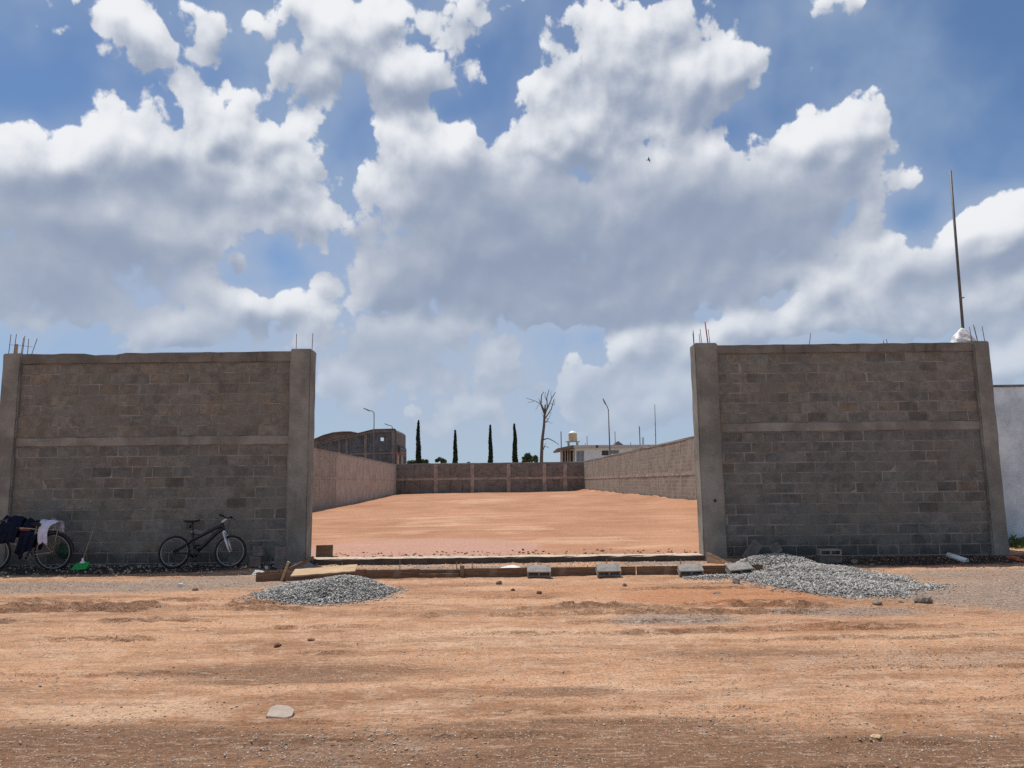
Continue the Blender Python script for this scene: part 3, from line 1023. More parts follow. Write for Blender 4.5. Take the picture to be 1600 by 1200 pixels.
WALL_L, COLS_L = front_wall(-10.53, -10.15, -4.58, -4.15, 2.437, 2.62, 4.145, 4.36, .2135, .2135,
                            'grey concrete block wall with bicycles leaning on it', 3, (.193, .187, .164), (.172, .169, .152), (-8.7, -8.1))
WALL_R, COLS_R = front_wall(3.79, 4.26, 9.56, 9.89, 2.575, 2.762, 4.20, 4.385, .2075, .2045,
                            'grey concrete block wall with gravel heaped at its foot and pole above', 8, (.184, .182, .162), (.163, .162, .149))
bl, brr = WALL_L.location.x, WALL_R.location.x
rods(COLS_L[0], [(-10.47 - bl, .08, 4.3, 4.79, .02), (-10.38 - bl, .10, 4.3, 4.80, .03), (-10.36 - bl, .3, 4.3, 4.76, .03), (-10.20 - bl, .10, 4.3, 4.76, .03),
                 (-10.22 - bl, .3, 4.3, 4.74, .0), (-10.16 - bl, .3, 4.3, 4.74, .12)], M['rust'])
link('tie_wire', MB().tube([(-10.47 - bl, .08, 4.57), (-10.2 - bl, .1, 4.55), (-10.13 - bl, .3, 4.56)], .004, 5).mesh('tie_wire'), M['rust'], COLS_L[0])
link('timber_stub', MB().box(-10.40 - bl, -10.355 - bl, .15, .19, 4.3, 4.60).mesh('timber_stub'), M['ply'], COLS_L[0])
rods(COLS_L[1], [(-4.49 - bl, .1, 4.35, 4.74, 0.0), (-4.16 - bl, .1, 4.35, 4.75, 0.01)], M['rust'])
rods(COLS_R[0], [(3.80 - brr, .09, 4.35, 4.66, -.015), (3.86 - brr, .3, 4.35, 4.76, -.01), (3.97 - brr, .09, 4.35, 4.74, -.03), (3.99 - brr, .3, 4.35, 4.68, -.02), (4.17 - brr, .2, 4.35, 4.76, -.03)], M['rust'])
link('red_bar', MB().tube([(4.12 - brr, .16, 4.35), (4.07 - brr, .16, 4.9)], .013, 8).mesh('red_bar', True), M['rust_red'], COLS_R[0])
rods(COLS_R[1], [(9.60 - brr, .1, 4.35, 4.72, -.03), (9.72 - brr, .1, 4.35, 4.77, -.06), (9.88 - brr, .12, 4.35, 4.74, -.03), (9.86 - brr, .3, 4.35, 4.76, -.06), (9.64 - brr, .3, 4.35, 4.6, .02)], M['rust'])
rods(WALL_R, [(6.22 - brr, .15, 4.36, 4.64, .05), (7.78 - brr, .15, 4.36, 4.47, .0), (7.86 - brr, .15, 4.36, 4.50, -.02)], M['rust'])
# conduit holes cast into the columns
for (W, wx, x, z, rr) in ((WALL_L, bl, -10.49, 1.62, .075), (WALL_R, brr, 4.06, 1.20, .032)):
    mb = MB().torus(rr, rr * .28, 20, 8, (x - wx, -.004, z))
    ring = link('conduit_ring', mb.mesh('conduit_ring', True), M['cap'], W)
    link('conduit_mouth', MB().lathe([(rr * .95, -.006), (rr * .95, .03)], 18, (x - wx, 0, z), 'Y').mesh('conduit_mouth'), M['rubber'], ring)

# ------------------------------------------------------------------ walls round the lot and the neighbour's wall
def lot_wall(A, B, z0, zt, label, m, columns, cw, mid=None, top_h=.16, flip=1.0, render_from=None, col_proud=.05, gz0=0.0):
    A = Vector((A[0], A[1], 0)); B = Vector((B[0], B[1], 0))
    L = (B - A).length
    ang = math.atan2(B.y - A.y, B.x - A.x)
    W = thing('block_wall', label, 'wall', A, (0, 0, ang), group='walls round the lot')
    T = .15 * flip
    edges = [0.0] + list(columns) + [L]
    for i in range(len(edges) - 1):
        a, b_ = edges[i] + (cw / 2 if i else 0), edges[i + 1] - (cw / 2 if i < len(edges) - 2 else 0)
        mm = M['render'] if render_from is not None and a >= render_from - .3 else m
        nm = 'rendered_panel' if mm is M['render'] else 'wall_panel'
        pieces = [(z0, zt - top_h)] if mid is None or mm is M['render'] else [(z0, mid[0]), (mid[1], zt - top_h)]
        for (za, zb) in pieces:
            o = link(nm, MB().box(a, b_, 0, T, za, zb).mesh(nm), mm, W)
        if mid and mm is not M['render']:
            link('tie_beam', rough_bar((a + .002, b_ - .002, -.02 * flip, T * 1.02, mid[0], mid[1]), 'tie_beam', .006, 6, .008, 0, i), M['column'], W)
        elif mm is M['render']:
            link('render_ledge', rough_bar((a + .002, b_ - .002, -.018 * flip, 0.02 * flip, 1.98, 2.04), 'render_ledge', .004, 12, .008, 0, i), M['render'], W)
    for i, c in enumerate(columns):
        link('column', rough_bar((c - cw / 2, c + cw / 2, -col_proud * flip, T * 1.1, z0, zt - top_h - .003), 'column', .008, 8, .008, 2, i), M['column'], W)
    link('cap_beam', rough_bar((0, L, -.015 * flip, T * 1.05, zt - top_h, zt), 'cap_beam', .01, max(8, int(L / 2)), .012, 0, 3), m if top_h < .12 else M['beam'], W)
    return W


YB = 80.6
# left: inside face looks to +x ; the wall runs away from the street
lot_wall((side_x(-1, 15.45), 15.45), (side_x(-1, YB), YB), -.1, 3.72, 'long wall on the left of the lot, bare blocks then cement render', M['mason_left'],
         [2.6 * i for i in range(1, 13)] + [33.2, 50.0], .14, (1.95, 2.1), .10, 1.0, 33.0, .012)
lot_wall((side_x(1, 15.45), 15.45), (side_x(1, YB), YB), -.1, 3.84, 'long block wall on the right of the lot with slim columns', M['mason_side'],
         [2.72 * i for i in range(1, 24)], .15, (1.9, 2.06), .10, -1.0, None, .010)
bx0, bx1 = side_x(-1, YB) - .1, side_x(1, YB) + .1
lot_wall((bx0, YB), (bx1, YB), 0.2, 3.8, 'block wall across the far end of the lot', M['mason_back'],
         [4.38, 8.35, 12.3, 16.2, 18.45], .42, (1.98, 2.22), .14, 1.0, None, .06)

NW = thing('neighbour_wall', 'white plastered wall beyond the right end of the block wall', 'wall', (10.4, 18.4, 0))
link('plaster_face', rough_bar((0, 14, 0, .2, -.2, 3.86), 'plaster_face', .01, 14, .006, 0, 4), M['whitewash'], NW)
link('coping', rough_bar((0, 14, -.02, .22, 3.862, 3.91), 'coping', .006, 14, .006, 0, 5), M['cap'], NW)
rods(NW, [(1.09, .08, 3.9, 4.27, 0), (1.19, .08, 3.9, 4.27, 0), (1.24, .16, 3.9, 4.25, 0)], M['rust'], .006)
for z in (4.1, 4.24):
    link('tie_wire', MB().tube([(1.09, .08, z), (1.19, .08, z), (1.24, .16, z)], .004, 5).mesh('tie_wire'), M['rust'], NW)

# ------------------------------------------------------------------ kerb, formwork and what lies in the opening
K = tag(link('concrete_kerb', rough_bar((-4.07, 3.88, 15.02, 15.44, -.08, .13), 'concrete_kerb', .012, 40, .009, 0, 2), M['kerb']),
        'low concrete kerb closing the opening between the two front walls', 'kerb')

FW = thing('timber_formwork', 'line of brown formwork planks on edge across the opening', 'formwork', (0, 13.0, 0))
for (xa, ya, xb, yb, h, tk, dz) in ((-4.35, -.28, -2.55, .02, .15, .03, 0), (-2.55, .0, -1.62, .03, .14, .025, 0), (-1.63, -.06, -.95, -.04, .07, .03, 0), (-1.64, .03, -.93, .03, .13, .025, 0),
                                (-.9, .0, .28, .05, .145, .03, 0), (.3, .02, 2.1, .04, .145, .03, 0), (2.12, .03, 4.3, .05, .145, .03, 0)):
    L = math.hypot(xb - xa, yb - ya)
    me = rough_bar((0, L, -tk / 2, tk / 2, -.06, h), 'plank', .003, 6, .003, 0, int(xa * 10))
    link('plank', me, M['wood'], FW, (xa, ya, dz), (rng.uniform(-.05, .05), 0, math.atan2(yb - ya, xb - xa)))
for (x, y, h) in ((-3.42, .06, .20), (-2.98, .1, .22), (-1.98, .08, .25), (-.99, .07, .2), (-.72, .08, .2), (.42, .1, .2), (1.27, .1, .12), (1.62, .1, .22), (2.9, .1, .2)):
    link('stake', MB().tube([(x, y, -.1), (x + rng.uniform(-.01, .01), y, h + .05)], .008, 6).mesh('stake', True), M['rust'], FW)
link('peg', rough_bar((-.93, -.86, -.05, .0, -.05, .2), 'peg', .004, 4, .003, 2, 3), M['wood'], FW)

o = link('plywood_offcut', rough_bar((-.5, .5, -.2, .2, 0, .018), 'plywood_offcut', .002, 10, .004, 0, 1), M['ply'], None, (-3.05, 12.15, .225), (R(9), R(-3), R(6)))
tag(o, 'pale plywood offcut lying on the back of the left gravel heap', 'board')
o = link('timber_batten', rough_bar((-.02, .02, -.02, .02, 0, .36), 'timber_batten', .003, 5, .003, 2, 1), M['ply'], None, (-3.93, 12.75, .0), (R(12), R(22), 0))
tag(o, 'short pale batten propping the left end of the formwork', 'batten')
o = link('timber_batten', rough_bar((0, .62, -.015, .015, -.03, .03), 'timber_batten', .003, 5, .003, 0, 2), M['wood'], None, (-4.0, 13.4, .12), (0, R(-14), R(62)))
tag(o, 'brown batten slanting from the formwork to the left column foot', 'batten')
o = link('timber_offcut', rough_bar((-.18, .16, -.02, .02, 0, .28), 'timber_offcut', .003, 6, .003, 0, 7), M['wood'], None, (-3.9, 15.5, .09), (R(-6), 0, R(4)))
tag(o, 'small timber panel standing behind the left column at the kerb', 'board')
o = link('timber_board', bevel_mesh(MB().prism([(0, 0), (.42, 0), (.42, .03), (.05, .2), (0, .2)], 0, .025), 'timber_board', .003), M['ply'], None, (3.72, 14.55, .02), (R(-10), 0, R(-22)))
tag(o, 'pointed timber board at the foot of the right opening column', 'board')


def lump(name, rx, ry, rz, seed, rough=.25, sub=3, flat=0.0):
    """an irregular stone or mound"""
    bm = bmesh.new()
    bmesh.ops.create_icosphere(bm, subdivisions=sub, radius=1.0)
    r = random.Random(seed)
    dirs = [(Vector((r.gauss(0, 1), r.gauss(0, 1), r.gauss(0, 1))).normalized(), r.uniform(.55, .95)) for _ in range(9)]
    for v in bm.verts:
        n = v.co.normalized()
        k = 1.0
        for d, c in dirs:                                    # flat broken faces
            t = n.dot(d)
            if t > c:
                k = min(k, c / t)
        k *= 1 + rough * .35 * (r.random() - .5)
        v.co = Vector((n.x * rx * k, n.y * ry * k, max(n.z * k, -flat if flat else -9) * rz))
    me = bpy.data.meshes.new(name)
    bm.to_mesh(me); bm.free()
    return me


o = link('concrete_lump', lump('concrete_lump', .32, .3, .17, 5, .3, 3), M['pier'], None, (-3.98, 14.35, .02))
tag(o, 'rounded lump of spilt concrete at the foot of the left opening column', 'concrete')
o = link('spilled_cement', lump('spilled_cement', .24, .42, .035, 6, .5, 4), M['cement'], None, (-.03, 14.0, .03))
tag(o, 'white patch of spilled cement between kerb and formwork', 'cement')

# hollow blocks
def hollow_block():
    """0.40 x 0.20 x 0.14, two cells through its 0.20 height; lies with the cells towards -y"""
    L, D, Hh, t = .40, .20, .115, .025
    mb = MB()
    mb.box(-L / 2, L / 2, 0, D, 0, t)
    mb.box(-L / 2, L / 2, 0, D, Hh - t, Hh)
    for x in (-L / 2, -t / 2, L / 2 - t):
        mb.box(x, x + t, 0, D, t, Hh - t)
    mb.box(-L / 2 + t, L / 2 - t, D * .7, D * .74, t, Hh - t)
    me = mb.mesh('hollow_block', jitter=.002)
    return me


HB = hollow_block()
SB = bevel_mesh(MB().box(-.21, .21, 0, .2, 0, .14), 'hollow_block', .008, jitter=.004)
G1 = 'loose concrete blocks lying about the opening'
for (x, y, z, rot, label) in (
        (.42, 12.74, .01, (R(27), R(0), R(-3)), 'concrete block propped against the planks, leftmost of four'),
        (1.60, 12.72, .01, (R(29), R(0), R(3)), 'concrete block propped against the planks, second from left of four'),
        (2.98, 12.70, .01, (R(27), R(-1), R(-2)), 'concrete block propped against the planks, third from left of four'),
        (3.80, 12.64, .02, (R(24), R(-4), R(5)), 'concrete block at the right end of the planks beside the gravel'),
        (5.98, 14.2, .0, (0, 0, R(3)), 'lower closed-face block of the pair against the right wall'),
        (5.97, 14.17, .142, (0, 0, R(-2)), 'upper block with two open cells of the pair against the right wall')):
    o = link('hollow_block' if 'lower' not in label else 'loose_block', HB if 'lower' not in label else SB, M['loose_block'] if 'planks' in label else M['old_block'], None, (x, y, gz(x, y) + z), rot)
    tag(o, label, 'block', G1)
solid = bevel_mesh(MB().box(-.2, .2, -.06, .06, 0, .2), 'loose_block', .006, jitter=.003)
half = bevel_mesh(MB().box(-.1, .1, -.06, .06, 0, .19), 'loose_block', .008, jitter=.006)
tall = bevel_mesh(MB().box(-.1, .1, -.06, .06, 0, .40), 'loose_block', .006, jitter=.003)
for (me, x, y, z, rot, label) in (
        (half, -4.96, 14.45, 0.0, (R(-4), R(2), R(4)), 'half block on the ground under another, right of the black bicycle'),
        (half, -4.94, 14.55, .19, (R(-6), R(-2), R(-3)), 'upper block of the small stack right of the black bicycle'),
        (tall, -4.46, 14.35, 0.0, (R(-6), R(1), R(-6)), 'block standing on end against the left opening column'),
        (solid, 4.63, 14.35, .17, (R(-12), R(-52), R(4)), 'block tipped on its corner at the top of the right gravel'),
        (half, 4.98, 14.2, .19, (R(-14), R(-24), R(6)), 'broken block end resting on top of the right gravel'),
        (half, 4.02, 13.1, -.03, (R(40), R(20), R(30)), 'broken block piece tucked behind the rightmost propped block')):
    tag(link('loose_block', me, M['old_block'], None, (x, y, z + gz(x, y)), rot), label, 'block', G1)

# ------------------------------------------------------------------ gravel heaps
def heap_left(X, Y):
    dx, dy = (X + 2.72) / np.where(X < -2.72, 1.08, .92), (Y - 11.25) / .92
    r2 = dx ** 2 + dy ** 2
    h = .19 * np.clip(1 - r2, 0, 1) ** .85
    h = h + .05 * np.clip(1 - ((X + 2.45) / .5) ** 2 - ((Y - 11.45) / .5) ** 2, 0, 1)
    h -= .10 * np.exp(-((X + 2.68) / .13) ** 2 - ((Y - 10.62) / .12) ** 2)
    return h + .03 * (fbm(X * 3, Y * 3, 3, 71) - .5) * (r2 < 1.1)


def heap_right(X, Y):
    h = np.zeros_like(X)
    for (cx, cy, rx, ry, a) in ((4.78, 13.75, .80, .80, .225), (4.95, 12.9, .85, 1.0, .155), (4.7, 12.0, .85, 1.1, .10), (4.95, 11.2, .85, .85, .085), (5.55, 12.2, .8, .7, .075), (4.1, 12.6, .55, .8, .05),
                                (5.5, 13.3, .65, .6, .07), (5.9, 11.3, .5, .4, .02), (3.5, 12.55, .9, .2, .03)):
        q = np.clip(1 - ((X - cx) / rx) ** 2 - ((Y - cy) / ry) ** 2, 0, 1)
        h = np.maximum(h, a * q ** .9) + .15 * np.minimum(h, a * q)
    return h + .02 * (fbm(X * 3, Y * 3, 3, 77) - .5) * (h > .005)


OCT = np.array([(1, 0, 0), (-1, 0, 0), (0, 1, 0), (0, -1, 0), (0, 0, 1), (0, 0, -1)], float)
OCTF = np.array([(0, 2, 4), (2, 1, 4), (1, 3, 4), (3, 0, 4), (2, 0, 5), (1, 2, 5), (3, 1, 5), (0, 3, 5)])


def stones_mesh(name, P, size, tone, body=None, seed=1, flat=.7):
    """many angular stones, plus an optional body sheet, as one mesh with a tone for each stone"""
    r = np.random.default_rng(seed)
    n = len(P)
    sc = size[:, None, None] * r.uniform(.55, 1.25, (n, 6, 1)) * np.array([1.0, .8, flat])[None, None]
    V = OCT[None] * sc + r.normal(0, .16, (n, 6, 3)) * size[:, None, None]
    a = r.uniform(0, 2 * np.pi, n); t = r.normal(0, .5, n)
    ca, sa, ct, s_t = np.cos(a), np.sin(a), np.cos(t), np.sin(t)
    x = V[..., 0] * ca[:, None] - V[..., 1] * sa[:, None]
    y = V[..., 0] * sa[:, None] + V[..., 1] * ca[:, None]
    z = V[..., 2]
    y, z = y * ct[:, None] - z * s_t[:, None], y * s_t[:, None] + z * ct[:, None]
    V = np.stack([x, y, z], -1) + P[:, None, :]
    co = V.reshape(-1, 3)
    F = (OCTF[None] + (np.arange(n) * 6)[:, None, None]).reshape(-1, 3)
    tn = np.repeat(tone, 6)
    if body is not None:
        bc, bf, bt = body
        F = np.concatenate([F, bf + len(co)])
        co = np.concatenate([co, bc]); tn = np.concatenate([tn, bt])
    me = bpy.data.meshes.new(name)
    me.vertices.add(len(co)); me.vertices.foreach_set('co', co.ravel())
    me.loops.add(F.size); me.loops.foreach_set('vertex_index', F.ravel().astype(np.int32))
    me.polygons.add(len(F)); me.polygons.foreach_set('loop_start', (np.arange(len(F)) * 3).astype(np.int32))
    me.polygons.foreach_set('loop_total', np.full(len(F), 3, np.int32))
    me.update(); me.validate()
    at = me.attributes.new('tone', 'FLOAT', 'POINT')
    at.data.foreach_set('value', tn.astype(np.float32))
    return me


def heap(name, hf, x0, x1, y0, y1, n, label, seed, smin, smax):
    r = np.random.default_rng(seed)
    gx, gy = np.linspace(x0, x1, 90), np.linspace(y0, y1, 90)
    X, Y = np.meshgrid(gx, gy)
    Hh = hf(X, Y)
    Z = street_height(X, Y) + np.where(Hh > .004, Hh, -.06) - .012
    i = np.arange(8100).reshape(90, 90)
    a, b_, c, d = i[:-1, :-1].ravel(), i[:-1, 1:].ravel(), i[1:, 1:].ravel(), i[1:, :-1].ravel()
    bf = np.concatenate([np.stack([a, b_, c], -1), np.stack([a, c, d], -1)])
    body = (np.stack([X, Y, Z], -1).reshape(-1, 3), bf, r.uniform(.1, .35, 8100))
    px, py = r.uniform(x0, x1, n * 4), r.uniform(y0, y1, n * 4)
    hh = hf(px, py)
    keep = (hh > .004) | ((hh > -.03) & (r.random(n * 4) < .0))
    # a loose fringe of strays round the edge
    hx = np.maximum.reduce([hf(px + dx, py + dy) for dx, dy in ((.14, 0), (-.14, 0), (0, .2), (0, -.2))])
    hx2 = np.maximum.reduce([hf(px + dx, py + dy) for dx, dy in ((.4, 0), (-.4, 0), (0, .5), (0, -.5))])
    keep |= (hx > .01) & (r.random(n * 4) < .25)
    keep |= (hx2 > .01) & (r.random(n * 4) < .06)
    px, py, hh = px[keep][:n], py[keep][:n], np.maximum(hh[keep][:n], 0)
    size = r.uniform(smin, smax, len(px)) * r.choice([.7, 1.0, 1.3], len(px), p=[.35, .5, .15])
    P = np.stack([px, py, street_height(px, py) + hh + size * .2], -1)
    tone = np.clip(r.beta(1.6, 2.0, len(px)), 0, 1)
    o = link(name, stones_mesh(name, P, size, tone, body, seed), M['gravel'])
    return tag(o, label, 'gravel', None, 'stuff')


heap('gravel_heap', heap_left, -4.0, -1.6, 10.1, 12.3, 9500, 'small heap of grey crushed gravel left of the opening', 5, .010, .024)
heap('gravel_heap', heap_right, 2.8, 7.4, 10.1, 14.75, 21000, 'wide heap of grey crushed gravel spreading from the right wall', 6, .010, .026)


def scatter(name, label, n, seed, weight, size, tone_ab, m):
    r = np.random.default_rng(seed)
    Y = 3.6 + (15.0 - 3.6) * r.random(n * 6) ** 1.25
    X = r.uniform(-1, 1, n * 6) * (Y * .74 + .4)
    keep = r.random(n * 6) < weight(X, Y)
    X, Y = X[keep][:n], Y[keep][:n]
    s = size[0] + (size[1] - size[0]) * r.random(len(X)) ** 3
    P = np.stack([X, Y, street_height(X, Y) + s * .15], -1)
    o = link(name, stones_mesh(name, P, s, np.clip(r.beta(*tone_ab, len(X)), 0, 1), None, seed, .5), m)
    return tag(o, label, 'stones', None, 'stuff')


scatter('loose_gravel', 'loose grey gravel trodden into the street along the walls', 12000, 15,
        lambda X, Y: np.clip(zone('grey', X, Y) * 1.2 * (fbm(X * 1.3, Y * 2, 3, 5) > .42) + .02, 0, 1), (.004, .017), (1.8, 1.6), M['pebble'])
scatter('loose_pebbles', 'small pebbles and crumbs of earth strewn over the street', 16000, 16,
        lambda X, Y: np.clip(.10 + 1.0 * (fbm(X * .8, Y * 1.6, 3, 25) > .54) * (Y < 6.2) + .35 * (fbm(X * .7, Y * 2.0, 3, 35) > .56) + .5 * sstep(Y, 12, 14), 0, 1), (.003, .013), (1.5, 1.4), M['pebble'])

ROCKS = [(1441, 939, .13, .10, 'rock', 'dark angular rock on the right, in front of the wide gravel heap'),
         (1371, 943, .075, .045, 'rock', 'small brown rock left of the dark angular rock'),
         (1407, 939, .05, .02, 'rock', 'thin pale stone between the two rocks on the right'),
         (780, 911, .06, .045, 'rock', 'brown rock in front of the white cement patch'),
         (976, 914, .045, .04, 'rock', 'small rock in front of the second propped block'),
         (1120, 925, .075, .02, 'rock', 'flat pale stone on the orange soil below the right propped block'),
         (1150, 909, .08, .08, 'loose_block', 'angular chip of concrete at the left toe of the wide gravel'),
         (842, 926, .05, .03, 'clod', 'small dark clod below the leftmost propped block'),
         (801, 921, .04, .025, 'clod', 'tiny dark clod near the middle of the street edge'),
         (433, 1008, .055, .022, 'clod', 'dark clod of earth alone in the street on the left'),
         (486, 999, .045, .014, 'clod', 'flat dark clod right of the lone clod'),
         (306, 920, .06, .028, 'clod', 'dark flat chip beside the white chip on the left'),
         (1335, 880, .09, .06, 'rock', 'stone in the shade at the foot of the right wall'),
         (1363, 884, .07, .045, 'rock', 'smaller stone right of the shaded stone by the right wall'),
         (372, 887, .15, .07, 'rock', 'tan stone wedged under the front wheel of the black bicycle'),
         (416, 890, .035, .035, 'cement', 'small white ball of rubble between the standing blocks'),
         (1368, 1147, .04, .014, 'ply', 'half buried pale stone in the right foreground'),
         (673, 862, .0, .0, '', '')]
for i, (px, py, rr, hh, mt, label) in enumerate(ROCKS):
    if not label:
        continue
    p = ray_at_z(px, py, .02)
    o = link('rock' if mt != 'clod' else 'earth_clod', lump('rock', rr, rr * .8, hh, 30 + i, .5, 2), M[mt], None, (p.x, p.y, gz(p.x, p.y) + hh * .35), (0, 0, rng.uniform(0, 6)))
    tag(o, label, 'rock' if mt != 'clod' else 'clod', 'stones and clods lying in the street')
p = ray_at_z(440, 1116)
me = bevel_mesh(MB().prism([(-.085, -.09), (.05, -.115), (.088, -.08), (.085, .03), (.02, .10), (-.06, .105), (-.09, .05)], 0, .02), 'stone_slab', .004, jitter=.003)
o = link('stone_slab', me, M['loose_block'], None, (p.x, p.y, gz(p.x, p.y) + .034), (R(-90 + 6), R(4), R(4)))
me.materials.clear(); me.materials.append(simple('pale_tile', (.37, .30, .25), .85, .15, var=.12, scale=12))
tag(o, 'flat pale broken slab lying alone in the foreground', 'slab')
p = ray_at_z(282, 917)
tag(link('brick_chip', bevel_mesh(MB().box(-.035, .035, -.03, .03, 0, .06), 'brick_chip', .005, jitter=.006), M['cement'], None, (p.x, p.y, gz(p.x, p.y) - .005), (0, 0, .4)), 'square white chip of block on the ground on the left', 'chip')


def strip(name, label, n, seed, x0, x1, y0, y1, size, zf, ab, m):
    r = np.random.default_rng(seed)
    X, Y = r.uniform(x0, x1, n), y1 - (y1 - y0) * r.random(n) ** 1.6
    sz = size[0] + (size[1] - size[0]) * r.random(n) ** 3
    P = np.stack([X, Y, zf(X, Y) + sz * .2], -1)
    return tag(link(name, stones_mesh(name, P, sz, np.clip(r.beta(*ab, n), 0, 1), None, seed, .6), m), label, 'rubble', None, 'stuff')


strip('wall_rubble', 'crumbs of rubble in the dark strip under the left wall', 1500, 31, -11.5, -4.2, 13.5, 15.05, (.008, .05), street_height, (1.2, 2.2), M['pebble'])
strip('wall_rubble', 'crumbs of rubble in the dark strip under the right wall', 1100, 32, 5.4, 10.6, 13.5, 15.05, (.008, .035), street_height, (1.0, 3.2), M['earth'])
strip('loose_earth', 'crumbs of earth along the inner side of the kerb', 500, 33, -4.0, 3.8, 16.6, 15.5, (.008, .05), lot_height, (1.0, 2.5), M['earth'])
strip('trench_gravel', 'grey gravel strewn between the kerb and the formwork', 2600, 34, -3.9, 3.8, 13.2, 15.0, (.006, .024), street_height, (1.8, 1.8), M['gravel'])

# ------------------------------------------------------------------ bicycles
def wheel(parent, x, z, Rw, tyre_r, rim_m, spokes=28, y=0.0):
    w = link('wheel', MB().lathe([(.018, -.035), (.026, -.03), (.018, -.02), (.018, .02), (.026, .03), (.018, .035)], 14, (0, 0, 0), 'Y').mesh('wheel', True), M['alloy'], parent, (x, y, z))
    link('tyre', MB().torus(Rw - tyre_r, tyre_r, 56, 8).mesh('tyre', True), M['rubber'], w)
    rim = Rw - 2 * tyre_r - .004
    link('rim', MB().lathe([(rim + .006, -.011), (rim + .006, .011), (rim - .012, .009), (rim - .012, -.009)], 56, (0, 0, 0), 'Y', True).mesh('rim', True), rim_m, w)
    sp = MB()
    for k in range(spokes):
        a = 2 * math.pi * k / spokes
        b_ = a + (.35 if k % 2 else -.35)
        s = .026 if (k // 2) % 2 else -.026
        sp.tube([(math.cos(b_) * .022, s, math.sin(b_) * .022), (math.cos(a) * (rim - .01), 0, math.sin(a) * (rim - .01))], .0011, 4, False)
    link('spokes', sp.mesh('spokes'), M['steel'], w)
    return w


